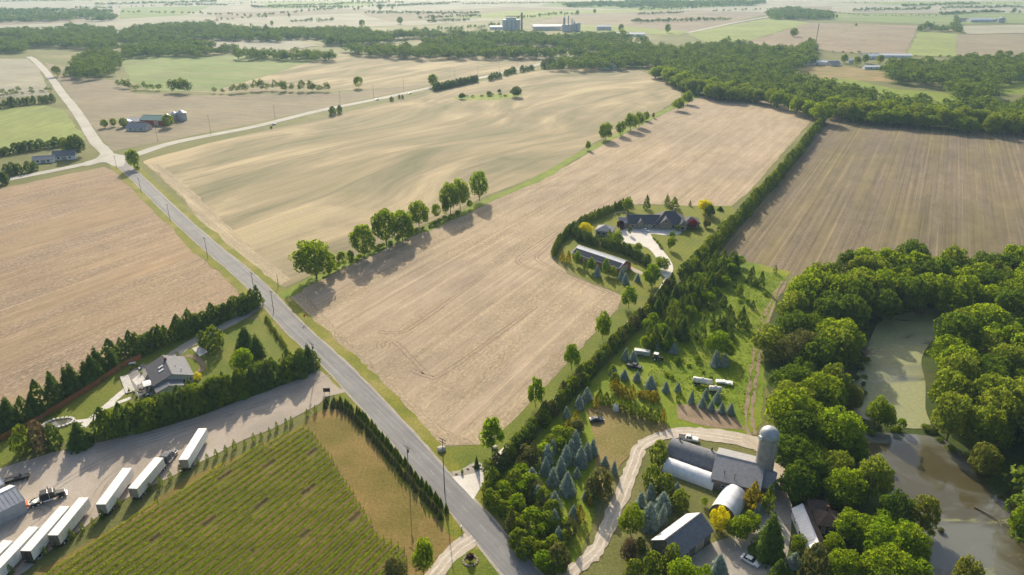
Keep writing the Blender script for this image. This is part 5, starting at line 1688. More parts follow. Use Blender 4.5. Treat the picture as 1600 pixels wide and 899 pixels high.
for px, b, tp, w, lab in [(946, 219, 190, 28, 'largest left tree of the far fence row group'), (969, 212, 187, 17, 'narrow tree second in the far fence row group'), (985, 204, 175, 24, 'tall tree in the middle of the far fence row group'), (998, 199, 173, 20, 'tree right of the tallest in the far group'), (1009, 189, 173, 12, 'slim tree at the right end of the far group'),
                          (1059, 173, 152, 20, 'left tree of the pair near the wood edge'), (1073, 163, 141, 20, 'right tree of the pair near the wood edge'), (919, 235, 219, 10, 'lone small bush standing on the grass strip')]:
    tree_px('broadleaf_tree', 'broad', 'leaf', px, b, tp, w, lab, 'tree', FR2)
tree_px('broadleaf_tree', 'oval', 'leaf_gold', 1021, 185, 175, 6, 'small yellowish sapling right of the far group', 'tree', FR2)
tree_px('broadleaf_tree', 'oval', 'leaf_lime', 1091, 151, 131, 9, 'thin pale tree at the top of the fence row by the wood', 'tree', FR2)
LN = 'upright trees lining the lane beside the cedar hedge'
for px, b, tp, w, lab in [(769, 706, 648, 31, 'first upright tree from the road beside the lane'), (837, 637, 586, 27, 'second upright tree from the road beside the lane'), (893, 578, 533, 25, 'third upright tree from the road beside the lane'), (941, 528, 484, 23, 'fourth upright tree from the road beside the lane'), (982, 482, 445, 22, 'fifth upright tree from the road beside the lane'), (1018, 448, 409, 26, 'largest upright tree where the lane reaches the estate')]:
    tree_px('broadleaf_tree', 'oval', 'leaf_lime', px, b, tp, w * 1.28, lab, 'tree', LN)
x, y = G(215, 268)
tree_px('broadleaf_tree', 'broad', 'leaf', 210, 264, 230, 24, 'lone ragged dark tree at the corner of the crossroads')
tree_px('shrub', 'small', 'leaf', 216, 268, 258, 9, 'small dark bush under the lone crossroads tree', 'shrub', one=True)
tree_px('broadleaf_tree', 'broad', 'leaf', 662, 896, 838, 40, 'dark broadleaf tree below the end of the young spruce rows')
tree_px('broadleaf_tree', 'broad', 'leaf_olive', 618, 915, 872, 42, 'olive green tree at the bottom edge by the last vine row')
# estate trees
ES = 'garden trees round the estate house'
for kind, mat, px, b, tp, w, lab in [('cedar', 'leaf_spruce', 1010, 327, 304, 12, 'narrow blue-green conifer behind the left end of the estate house'), ('cedar', 'leaf_cedar', 1042, 322, 303, 10, 'slim conifer left of the pair behind the estate house'), ('cedar', 'leaf_cedar', 1053, 325, 307, 15, 'broad conifer right of the pair behind the estate house'), ('cedar', 'leaf_spruce', 1078, 322, 313, 5, 'tiny conifer left of the golden tree'),
                                    ('broad', 'leaf_yellow', 1100, 334, 310, 29, 'bright golden yellow tree at the right rear of the estate'), ('broad', 'leaf_spruce', 1109, 340, 319, 19, 'dark round tree in front of the golden yellow tree'), ('broad', 'leaf_red', 1082, 358, 342, 15, 'crimson leaved tree at the right end of the estate house'), ('broad', 'leaf_purple', 969, 359, 343, 14, 'dark purple leaved tree left of the estate house'),
                                    ('broad', 'leaf_yellow', 915, 368, 346, 24, 'bright golden yellow tree inside the curved hedge'), ('broad', 'leaf', 964, 382, 360, 20, 'large green tree in front of the stone garden house'), ('cedar', 'leaf_cedar', 952, 376, 357, 10, 'dark upright conifer at the garden house corner'), ('broad', 'leaf_lime', 997, 393, 378, 13, 'small lime green tree on the lawn by the driveway'),
                                    ('oval', 'leaf', 1048, 391, 367, 14, 'pointed tree alone on the mown front lawn'), ('oval', 'leaf_lime', 1050, 371, 360, 9, 'small light tree at the driveway bend'), ('broad', 'leaf', 1034, 422, 399, 24, 'round green tree beside the lower driveway'), ('broad', 'leaf', 981, 330, 308, 20, 'rounded tree at the end of the curved hedge'),
                                    ('small', 'leaf', 1058, 362, 350, 8, 'shrub against the estate house front'), ('broad', 'leaf_olive', 1104, 356, 343, 15, 'dark rounded shrub tree right of the crimson tree'), ('cedar', 'leaf_gold', 879, 409, 391, 9, 'left golden cedar at the hedge corner'), ('cedar', 'leaf_gold', 888, 411, 391, 10, 'right golden cedar at the hedge corner'),
                                    ('oval', 'leaf_lime', 901, 415, 390, 15, 'leftmost pale tree in front of the long barn'), ('cedar', 'leaf_spruce', 914, 421, 405, 8, 'small dark conifer between the pale barn trees'), ('oval', 'leaf_lime', 923, 425, 400, 16, 'second pale tree in front of the long barn'), ('spruce', 'leaf_blue', 933, 432, 412, 13, 'blue spruce in front of the long barn'),
                                    ('oval', 'leaf_lime', 946, 429, 401, 15, 'third pale tree in front of the long barn'), ('broad', 'leaf', 957, 433, 415, 13, 'small green tree right of the pale barn trees'), ('spruce', 'leaf_blue', 971, 437, 417, 13, 'blue spruce left of the barn gable end'), ('spruce', 'leaf_blue', 977, 444, 425, 14, 'blue spruce nearest the lane by the barn'), ('spruce', 'leaf_blue', 996, 440, 426, 11, 'blue spruce right of the barn gable end'),
                                    ('spruce', 'leaf_spruce', 1125, 329, 322, 12, 'dark spruce beside the patio at the far right of the estate'), ('small', 'leaf_olive', 984, 368, 352, 8, 'shrub at the left corner of the driveway court')]:
    nm = {'cedar': 'conifer_tree', 'spruce': 'blue_spruce', 'small': 'shrub'}.get(kind, 'broadleaf_tree')
    tree_px(nm, kind, mat, px, b, tp, w, lab, 'shrub' if nm == 'shrub' else 'tree', ES, one=(kind in ('cedar', 'spruce', 'small')))
for X, Y in along([(1022, 374), (1028, 382), (1034, 390), (1030, 384)], 2.2, .4): single('low_shrub', 'small', 'leaf', X, Y, 1.2, 1.8, 'low shrub in the planting strip along the estate driveway', 'shrub', 'driveway planting')
# ------------------------------------------------------------------ hedges
def hedge(name, px, spacing, h, w, kind, mat, label, group, jit=.25, cat='tree'):
    for X, Y in along(px, spacing, jit):
        k_ = kind if isinstance(kind, str) else rnd.choice(kind)
        m_ = mat if isinstance(mat, str) else rnd.choice(mat)
        d_ = single(name, k_, m_, X, Y, h * rnd.uniform(.8, 1.2) * (.86 if k_ == 'ball' and not isinstance(kind, str) else 1), w * rnd.uniform(.8, 1.2), label, cat, group)


hedge('arborvitae', [(866, 400), (873, 381), (890, 365), (912, 350), (945, 336), (984, 320)], 1.7, 5.2, 3.4, 'cedar', 'leaf_cedar', 'trimmed arborvitae in the curved hedge round the estate', 'curved hedge of the estate')
hedge('arborvitae', [(895, 362), (905, 376), (935, 385), (965, 392), (990, 403), (1008, 414)], 1.8, 5.5, 3.8, 'ball', 'leaf_spruce', 'clipped evergreen in the inner hedge behind the long barn', 'inner hedge of the estate', jit=.6)
hedge('cedar_tree', [(766, 757), (776, 740), (796, 715), (846, 663), (896, 609), (946, 557), (996, 507), (1028, 473), (1050, 446)], 1.9, 6.2, 4.6, ('cedar', 'ball', 'ball'), ('leaf_cedar', 'leaf_cedar', 'leaf_olive', 'leaf_spruce'), 'clipped cedar in the long hedge beside the concrete lane', 'long cedar hedge beside the lane', jit=.5)
hedge('hedge_evergreen', [(1072, 436), (1092, 412), (1118, 385), (1150, 350), (1200, 296), (1240, 250), (1283, 193)], 3.6, 8.8, 6.6, ('ball', 'ball', 'cedar'), ('leaf_cedar', 'leaf_cedar', 'leaf_spruce'), 'bushy evergreen in the tall hedge between the two ploughed fields', 'tall hedge between the stubble and drilled fields', jit=.6)
tree_px('broadleaf_tree', 'broad', 'leaf', 1281, 192, 156, 40, 'large round tree at the head of the tall field hedge')
# left bungalow hedges
hedge('tall_conifer', [(-30, 690), (6, 668), (50, 648), (100, 622), (150, 592), (195, 560)], 3.2, 9.6, 6.8, ('spruce', 'spruce', 'cedar'), 'leaf_spruce', 'dark conifer in the row behind the orange-brown board fence', 'conifer row behind the board fence', jit=.8)
hedge('tall_conifer', [(205, 556), (250, 540), (300, 520), (350, 500), (398, 480), (405, 476)], 2.3, 9.0, 6.4, ('cedar', 'ball', 'ball'), ('leaf_spruce', 'leaf_spruce', 'leaf_cedar'), 'dark conifer in the hedge row between field and bungalow drive', 'conifer row along the bungalow drive', jit=.5)
hedge('tall_conifer', [(168, 684), (230, 668), (300, 645), (370, 618), (430, 596), (482, 582), (490, 574)], 2.2, 10.0, 7.2, ('spruce', 'ball', 'cedar', 'ball'), ('leaf_spruce', 'leaf_spruce', 'leaf_cedar'), 'dark conifer in the thick hedge between bungalow and truck yard', 'thick hedge beside the truck yard', jit=.9)
hedge('tall_conifer', [(205, 664), (260, 652), (340, 622), (400, 600), (470, 574)], 4.0, 8.6, 6.0, 'cedar', 'leaf_cedar', 'second-row evergreen in the thick hedge beside the truck yard', 'thick hedge beside the truck yard', jit=.9)
hedge('clipped_thuja', [(415, 499), (428, 518), (448, 545)], 1.3, 2.2, 1.5, 'column', 'leaf_cedar', 'small clipped thuja in the low double hedge by the road', 'low hedge by the road at the bungalow')
for kind, mat, px, b, tp, w, lab in [('ball', 'leaf_cedar', 337, 546, 509, 32, 'large rounded evergreen on the bungalow lawn'), ('ball', 'leaf_spruce', 319, 541, 517, 20, 'smaller evergreen left of the rounded one on the lawn'), ('spruce', 'leaf_spruce', 386, 549, 508, 38, 'broad dark spruce on the bungalow lawn'), ('spruce', 'leaf_spruce', 403, 556, 520, 28, 'dark spruce right of the broad one on the lawn'),
                                    ('broad', 'leaf_lime', 380, 580, 543, 40, 'bright green tree behind the thick hedge'), ('ball', 'leaf_yellow', 308, 592, 582, 14, 'yellow-green rounded shrub at the bungalow corner'), ('column', 'leaf_cedar', 277, 556, 549, 5, 'tiny upright conifer behind the bungalow roof'), ('ball', 'leaf_cedar', 41, 706, 664, 34, 'green cedar at the left of the yard-side clump'),
                                    ('ball', 'leaf_brown', 66, 704, 657, 30, 'brown twiggy shrub between the yard-side cedars'), ('ball', 'leaf_spruce', 87, 700, 662, 26, 'dark cedar at the right of the yard-side clump'), ('spruce', 'leaf_spruce', 128, 697, 657, 42, 'dark layered spruce alone beside the truck yard'), ('spruce', 'leaf_spruce', 20, 660, 618, 26, 'dark conifer at the left end by the field corner')]:
    nm = {'ball': 'rounded_evergreen', 'spruce': 'spruce_tree', 'column': 'conifer_tree'}.get(kind, 'broadleaf_tree')
    tree_px(nm, kind, mat, px, b, tp, w, lab, 'tree', 'garden trees round the bungalow', one=kind != 'broad')
for X, Y in along([(2, 690), (60, 662), (100, 640)], 1.6, .2): single('clipped_thuja', 'column', 'leaf_cedar', X, Y, 1.7, .9, 'tiny thuja planted along the inside of the board fence', 'shrub', 'tiny thujas along the board fence')
# vineyard edge
for X, Y in along([(20, 899), (60, 876), (100, 851), (150, 818), (186, 791), (225, 770), (264, 755), (300, 731), (340, 714), (395, 691), (430, 673), (470, 655), (500, 641)], 2.7, .2):
    if rnd.random() < .9:
        s = rnd.uniform(.75, 1.2)
        single('pyramid_cedar', 'column', 'leaf_cedar', X, Y, 3.0 * s, 1.35 * s, 'slim young cedar in the row between truck yard and vineyard', 'tree', 'young cedars along the vineyard edge')
for off in (0, 2.4):
    pts = [(508, 637), (530, 637), (548, 650), (570, 672), (600, 708), (632, 746), (664, 782), (690, 812)]
    w_ = [Vector(G(*p)) for p in pts]
    q = []
    for i, p in enumerate(w_):
        d = (w_[min(i + 1, len(w_) - 1)] - w_[max(0, i - 1)]).normalized()
        q.append(p + Vector((d.y, -d.x)) * -off)
    for X, Y in along([PX(p.x, p.y)[:2] for p in q], 2.1, .15):
        single('young_spruce', 'spruce', 'leaf_cedar' if off else 'leaf_olive', X, Y, rnd.uniform(2.6, 3.6), rnd.uniform(1.5, 2.0), 'young spruce in the curved double row along the road', 'tree', 'young spruces in the curved double row')
tree_px('shrub', 'small', 'leaf', 670, 770, 762, 7, 'small bush alone on the roadside verge', 'shrub', one=True)
tree_px('shrub', 'small', 'leaf_purple', 735, 877, 864, 16, 'purple shrub in a stone ring on the turning island', 'shrub', one=True)
tree_px('shrub', 'small', 'leaf', 722, 740, 733, 6, 'small round shrub in the gravel bed', 'shrub', one=True)
tree_px('conifer_tree', 'spruce', 'leaf_spruce', 745, 732, 711, 9, 'slender conifer in the gravel bed by the concrete apron', one=True)
x, y = G(735, 877)
t = empty('planter_ring', x, y, 0, 'ring of stones around the purple shrub on the island', 'planter')
for i in range(14):
    a = 2 * math.pi * i / 14
    o = MB().box(-.3, .3, -.22, .22, 0, .32).build('stone', M['stone'], t)
    o.location = (1.7 * math.cos(a), 1.7 * math.sin(a), 0)
    o.rotation_euler = (0, 0, a + 1.57)

# ------------------------------------------------------------------ nursery
NU = 'blue spruces of the nursery'
BL = [(899, 702, 20, 32), (864, 708, 14, 24), (892, 712, 18, 28), (855, 722, 22, 30), (884, 725, 20, 32), (852, 740, 18, 28), (876, 743, 20, 32), (831, 757, 25, 28), (907, 727, 22, 32), (917, 717, 16, 28), (926, 710, 16, 26), (864, 757, 20, 28), (886, 771, 26, 36), (901, 745, 12, 16), (841, 782, 22, 26), (866, 795, 22, 30), (945, 727, 12, 16), (959, 740, 12, 22), (914, 780, 10, 14), (927, 785, 10, 16), (896, 810, 16, 22), (866, 822, 22, 28), (872, 847, 18, 26),
      (1001, 790, 18, 22), (1016, 778, 16, 24), (1035, 797, 30, 30), (1014, 822, 32, 40), (1035, 817, 16, 32), (1057, 772, 14, 20), (1122, 898, 30, 34), (1240, 884, 22, 22), (975, 592, 14, 16), (995, 595, 13, 16), (1016, 607, 18, 22), (1040, 612, 13, 17), (1059, 612, 11, 16), (1080, 630, 10, 22), (1097, 636, 12, 18), (1111, 642, 12, 18), (1127, 645, 12, 18), (1141, 647, 13, 19), (1102, 623, 12, 17), (1120, 628, 14, 18), (1117, 572, 16, 26), (1131, 572, 14, 22), (977, 563, 12, 20), (989, 566, 14, 20), (1052, 551, 16, 16), (1026, 544, 12, 14), (959, 588, 14, 14), (905, 638, 16, 22), (917, 624, 16, 20), (885, 652, 12, 18), (912, 630, 10, 16)]
for px, b, w, h in BL:
    near = 'concrete lane' if px < 1000 and b < 660 else 'barn driveway' if b > 690 else 'bright nursery grass'
    side = 'left' if px < 960 else 'right'
    tree_px('blue_spruce', 'spruce', 'leaf_blue', px, b, b - h, w * 1.15, ('blue spruce standing left of the barn driveway in the nursery block' if side == 'left' and b > 690 else 'blue spruce between the barn driveway and the farm buildings' if b > 690 else 'blue spruce among the rows on the bright nursery grass'), 'tree', NU + (' left block' if side == 'left' and b > 690 else ' by the barns' if b > 690 else ' upper rows'), one=True)
for px, b, w, h in [(960, 612, 14, 22), (969, 618, 13, 20), (976, 622, 13, 20), (987, 624, 14, 24), (1000, 620, 10, 10), (1010, 624, 13, 14), (1022, 627, 16, 16), (931, 637, 12, 20), (1036, 658, 10, 20), (900, 664, 14, 24), (887, 674, 12, 20), (906, 812, 16, 24), (949, 760, 14, 26), (922, 790, 10, 14), (1175, 792, 28, 40), (1011, 826, 0, 0)]:
    if w: tree_px('golden_cedar', 'ball' if h < 18 else 'cedar', 'leaf_gold', px, b, b - h, w * 1.1, 'golden cedar beside the gabled barn' if px > 1100 else 'golden bronze cedar among the green and blue nursery conifers', 'tree', 'golden cedar at the barn' if px > 1100 else 'golden cedars of the nursery', one=True)
for px, b in [(937, 627), (947, 632), (957, 636), (969, 641), (981, 645), (992, 649), (1005, 652), (1015, 656), (1026, 658)]:
    tree_px('conifer_tree', 'cedar', 'leaf_cedar', px, b, b - 20, 15, 'dark green conifer in the short front row above the dry grass', 'tree', 'short conifer row above the dry grass', one=True)
LEFTBLK = [(770, 775), (800, 735), (850, 690), (880, 665), (905, 655), (918, 665), (900, 690), (870, 692), (838, 715), (828, 742), (840, 765), (870, 772), (890, 800), (905, 830), (885, 880), (850, 890), (800, 840)]
for X, Y in scatter(LEFTBLK, 2.5, 4.0):
    r_ = rnd.random()
    h = rnd.uniform(4, 7.5)
    if r_ < .45: single('nursery_evergreen', 'ball', 'leaf_cedar', X, Y, h * .8, h * .75, 'mixed green evergreen in the dense block by the road and driveway', 'tree', 'dense nursery block by the road')
    elif r_ < .62: single('nursery_evergreen', 'cedar', 'leaf_olive', X, Y, h, h * .55, 'mixed green evergreen in the dense block by the road and driveway', 'tree', 'dense nursery block by the road')
    else: single('nursery_tree', 'small', rnd.choice(['leaf', 'leaf', 'leaf_lime', 'leaf_olive']), X, Y, h * .85, h * .9, 'leafy young tree in the dense block by the road and driveway', 'tree', 'dense nursery block by the road')
for X, Y in along([(764, 770), (790, 806), (830, 862), (858, 886)], 2.6, .5): single('nursery_evergreen', 'ball', 'leaf_cedar', X, Y, rnd.uniform(4, 5.5), rnd.uniform(3.6, 4.6), 'mixed green evergreen in the dense block by the road and driveway', 'tree', 'dense nursery block by the road')
for px, b, tp, w in [(872, 890, 850, 40), (938, 770, 732, 40), (925, 780, 742, 28), (820, 715, 695, 26)]:
    tree_px('nursery_evergreen', 'ball', 'leaf_olive', px, b, tp, w, 'large olive evergreen at the edge of the nursery block', 'tree', 'olive evergreens of the nursery block', one=True)
UP = [(1000, 535), (1010, 505), (1050, 460), (1075, 440), (1090, 415), (1120, 400), (1160, 408), (1155, 425), (1125, 445), (1110, 470), (1080, 490), (1070, 520), (1040, 540)]
for X, Y in scatter(UP, 3, 4.3):
    h = rnd.uniform(5, 10)
    r_ = rnd.random()
    if r_ < .6: single('plantation_conifer', 'cedar', 'leaf_spruce' if r_ < .3 else 'leaf_cedar', X, Y, h, h * .6, 'dark conifer in the dense plantation behind the long hedge', 'tree', 'dense conifer plantation behind the hedge')
    elif r_ < .85: single('plantation_conifer', 'spruce', 'leaf_spruce', X, Y, h * 1.1, h * .65, 'dark conifer in the dense plantation behind the long hedge', 'tree', 'dense conifer plantation behind the hedge')
    else: single('nursery_tree', 'small', 'leaf_lime', X, Y, h * .7, h * .7, 'light green young tree in the dense plantation behind the hedge', 'tree', 'young light trees in the plantation')
LO = [(945, 590), (980, 550), (1010, 535), (1040, 545), (1010, 560), (975, 580), (955, 600)]
for X, Y in scatter(LO, 2, 5.0): single('nursery_evergreen', 'ball', 'leaf_cedar', X, Y, rnd.uniform(3, 5), rnd.uniform(3, 4.5), 'mixed evergreen at the hedge side of the parked vehicles', 'tree', 'evergreens by the parked vehicles')
for kind, mat, px, b, tp, w, lab in [('column', 'leaf_spruce', 1096, 535, 485, 13, 'tall dark columnar conifer in the middle of the nursery'), ('column', 'leaf_spruce', 1083, 530, 503, 12, 'second dark columnar conifer left of the tall one'), ('cedar', 'leaf_spruce', 1113, 510, 488, 12, 'dark conifer left in the clump by the track'), ('cedar', 'leaf_spruce', 1123, 512, 492, 11, 'dark conifer second in the clump by the track'), ('cedar', 'leaf_spruce', 1133, 514, 493, 12, 'dark conifer third in the clump by the track'), ('cedar', 'leaf_spruce', 1143, 510, 485, 14, 'dark conifer fourth in the clump by the track'), ('cedar', 'leaf_spruce', 1158, 512, 478, 17, 'tallest dark conifer in the clump by the track'), ('cedar', 'leaf_cedar', 1168, 515, 500, 10, 'small conifer at the right of the clump by the track'),
                                    ('broad', 'leaf_lime', 1119, 553, 515, 42, 'bright lime green round tree in the nursery grass'), ('small', 'leaf_lime', 1045, 546, 524, 30, 'light green bush tree left of the columnar conifers'), ('small', 'leaf', 1007, 546, 522, 18, 'round green bush near the silver trailer'), ('ball', 'leaf_spruce', 1022, 536, 512, 22, 'dark rounded evergreen beside the light bush'), ('cedar', 'leaf_spruce', 1175, 433, 415, 10, 'dark conifer at the top of the nursery field'), ('cedar', 'leaf_spruce', 1188, 450, 423, 14, 'dark conifer at the right top of the nursery'), ('cedar', 'leaf_spruce', 1171, 440, 418, 9, 'small dark conifer at the top of the nursery'), ('column', 'leaf_spruce', 1211, 427, 414, 7, 'little dark conifer at the field corner by the track'),
                                    ('small', 'leaf', 1140, 560, 535, 18, 'dark bush at the right foot of the lime tree'), ('column', 'leaf_spruce', 1059, 628, 610, 8, 'narrow dark conifer below the blue spruce row'), ('cedar', 'leaf_spruce', 1058, 512, 490, 14, 'dark conifer right of the dense plantation')]:
    nm = {'broad': 'broadleaf_tree', 'small': 'shrub'}.get(kind, 'conifer_tree')
    tree_px(nm, kind, mat, px, b, tp, w, lab, 'shrub' if nm == 'shrub' else 'tree', 'scattered nursery trees', one=kind != 'broad')
wd = scatter([(1060, 530), (1110, 470), (1160, 420), (1225, 430), (1195, 500), (1180, 600), (1165, 660), (1060, 625), (1000, 590)], 0.5, 4.2, .45)
for X, Y in scatter([(1062, 540), (1075, 500), (1105, 470), (1150, 425), (1205, 435), (1190, 480), (1165, 500), (1150, 540), (1120, 560), (1080, 570), (1050, 570)], 1, 7.5, .45):
    r_ = rnd.random()
    if r_ < .5: single('nursery_shrub', 'small', rnd.choice(['leaf', 'leaf_lime', 'leaf_lime']), X, Y, rnd.uniform(1.2, 3.2), rnd.uniform(2, 4), 'leafy young shrub in the rough nursery grass', 'shrub', 'young shrubs of the nursery')
    elif r_ < .85: single('plantation_conifer', rnd.choice(['cedar', 'ball']), rnd.choice(['leaf_spruce', 'leaf_cedar']), X, Y, rnd.uniform(2.5, 6), rnd.uniform(2, 3.6), 'dark conifer scattered in the rough nursery grass', 'tree', 'conifers scattered in the nursery')
for X, Y in along([(1000, 600), (1040, 590), (1085, 585), (1060, 570), (1120, 590)], 6, 2.5): single('nursery_shrub', 'small', 'leaf', X, Y, rnd.uniform(.8, 1.8), rnd.uniform(1.5, 3), 'leafy young shrub in the rough nursery grass', 'shrub', 'young shrubs of the nursery')
# ------------------------------------------------------------------ trees round the farm buildings
for kind, mat, px, b, tp, w, lab in [('ball', 'leaf_cedar', 1028, 724, 688, 30, 'rounded evergreen at the left end of the round-roofed barn'), ('ball', 'leaf_cedar', 1018, 762, 726, 30, 'dark rounded evergreen left of the white poly tunnel'), ('ball', 'leaf_cedar', 1040, 768, 740, 26, 'dark evergreen bush below the poly tunnel'), ('broad', 'leaf', 985, 835, 788, 46, 'round green tree beside the barn driveway'), ('ball', 'leaf_cedar', 1062, 795, 765, 30, 'dark evergreen between blue spruces and poly tunnel'), ('broad', 'leaf_yellow', 1122, 828, 792, 38, 'bright yellow shrub in front of the white hut'),
                                    ('broad', 'leaf', 1152, 842, 805, 44, 'green shrub tree right of the yellow shrub'), ('broad', 'leaf', 1170, 830, 800, 34, 'green bushy tree below the golden cedar'), ('spruce', 'leaf_spruce', 1199, 868, 800, 58, 'big dark conifer standing over the gravel yard'), ('spruce', 'leaf_spruce', 1214, 915, 872, 42, 'dark spreading conifer in front of the white sedan'), ('broad', 'leaf_lime', 1062, 935, 872, 60, 'bright green tree at the bottom edge by the farm shop'), ('broad', 'leaf_lime', 1095, 925, 882, 36, 'smaller bright tree right of the bottom bright one'),
                                    ('ball', 'leaf_cedar', 1048, 895, 850, 32, 'dark evergreen at the near corner of the farm shop'), ('ball', 'leaf_cedar', 1018, 900, 862, 34, 'dark evergreen left of the farm shop'), ('ball', 'leaf_cedar', 990, 910, 875, 34, 'dark evergreen bush at the driveway bottom'), ('broad', 'leaf_brown', 981, 880, 838, 30, 'bare brown twiggy tree beside the driveway'), ('cedar', 'leaf_cedar', 1198, 800, 756, 22, 'dark conifer behind the golden cedar'), ('spruce', 'leaf_blue', 1184, 806, 782, 16, 'bluish conifer under the golden cedar'),
                                    ('ball', 'leaf_olive', 1268, 905, 850, 44, 'olive round tree at the bottom of the white building'), ('broad', 'leaf', 1246, 860, 836, 26, 'low green tree left of the white building'), ('ball', 'leaf_olive', 1246, 778, 760, 26, 'low olive bush at the top of the white building'), ('ball', 'leaf_cedar', 1000, 860, 840, 18, 'small evergreen by the brown twiggy tree'), ('broad', 'leaf', 1215, 700, 668, 34, 'green tree right behind the silo'), ('small', 'leaf', 1100, 790, 776, 14, 'small bush left of the white hut'), ('broad', 'leaf', 1322, 838, 796, 44, 'green tree hard against the right side of the brick house'), ('broad', 'leaf', 1300, 868, 834, 38, 'green tree in front of the small brick house'), ('broad', 'leaf', 1300, 790, 764, 40, 'green tree behind the small brick house')]:
    nm = {'ball': 'rounded_evergreen', 'spruce': 'spruce_tree', 'cedar': 'conifer_tree', 'small': 'shrub'}.get(kind, 'broadleaf_tree')
    if mat == 'leaf_blue': nm = 'blue_spruce'
    tree_px(nm, kind, mat, px, b, tp, w, lab, 'shrub' if nm == 'shrub' else 'tree', 'trees round the farm buildings', one=kind not in ('broad',))

# ------------------------------------------------------------------ vineyard
VP = [(300, 756), (400, 702), (470, 671), (484, 674), (515, 715), (549, 769), (572, 806), (592, 838), (612, 852), (632, 858), (640, 900), (660, 980), (20, 980), (62, 900), (130, 861), (210, 811)]
sheet('vineyard_soil', VP, M['vine_earth'], 0.085, 0.3)
du = Vector((math.cos(ROW), math.sin(ROW)))
dn = Vector((-du.y, du.x))
wp = [Vector(G(*p)) for p in VP]
n0, n1 = min(p.dot(dn) for p in wp), max(p.dot(dn) for p in wp)
u0, u1 = min(p.dot(du) for p in wp), max(p.dot(du) for p in wp)
k = n0 + 1.0
vine_objs = []
vine_post = MB().box(-.05, .05, -.05, .05, 0, 1.9).mesh('row_post', M['grey_wood'])
while k < n1:
    us = [u for u in np.arange(u0, u1, .5) if in_poly(*PX(*(du * u + dn * k))[:2], VP)]
    if us and max(us) - min(us) > 5:
        a, b = min(us) + rnd.uniform(-.4, .4), max(us) + rnd.uniform(-.4, .4)
        n = int((b - a) * 70)
        gg = np.random.default_rng(int(k * 100) % 99991)
        uu = gg.uniform(0, b - a, n)
        wv = .21 + .04 * np.sin(uu * 1.7) + .04 * np.sin(uu * .6 + 2)
        hh = 1.35 + .10 * np.sin(uu * .3 + k) + .07 * np.sin(uu * 1.3)
        zz = gg.uniform(.25, 1, n) ** .7 * hh
        side = gg.normal(size=n) * wv
        gap = np.sin(uu * .21 + k * 3) + np.sin(uu * .05 + k) < 1.85
        uu, zz, side = uu[gap], zz[gap], side[gap]
        cen = np.stack([uu, side, zz + .15], 1)
        nr = np.stack([gg.normal(size=len(uu)) * .4, side * 1.5, np.full(len(uu), .7)], 1)
        v, q = leaf_quads(cen, nr, .145, gg)
        o = link_mesh('vine_row', raw_mesh('vine_row', v, q, [M['leaf_vine']]))
        p = du * a + dn * k
        o.location = (p.x, p.y, 0)
        o.rotation_euler = (0, 0, ROW)
        vine_objs.append(o)
        for pu in (0.0, b - a):
            c = link_mesh('row_post', vine_post, o)
            c.location = (pu, 0, 0)
    k += 2.25

for i, o in enumerate(reversed(vine_objs)):
    tag(o, '%s grape vine row counted from the truck yard side of the vineyard' % ORD[min(39, i)], 'vine row', 'vine rows of the vineyard')
# weeds of the nursery: nobody could count them
g5 = np.random.default_rng(5)
cen = []
for X, Y in wd:
    for _ in range(26): cen.append((X + g5.normal() * 1.6, Y + g5.normal() * 1.6, abs(g5.normal()) * .35 + .05))
cen = np.array(cen)
v, q = leaf_quads(cen, np.stack([g5.normal(size=len(cen)) * .5, g5.normal(size=len(cen)) * .5, np.ones(len(cen))], 1), .3, g5)
tag(link_mesh('weeds', raw_mesh('weeds', v, q, [M['leaf_lime']])), kind='stuff')

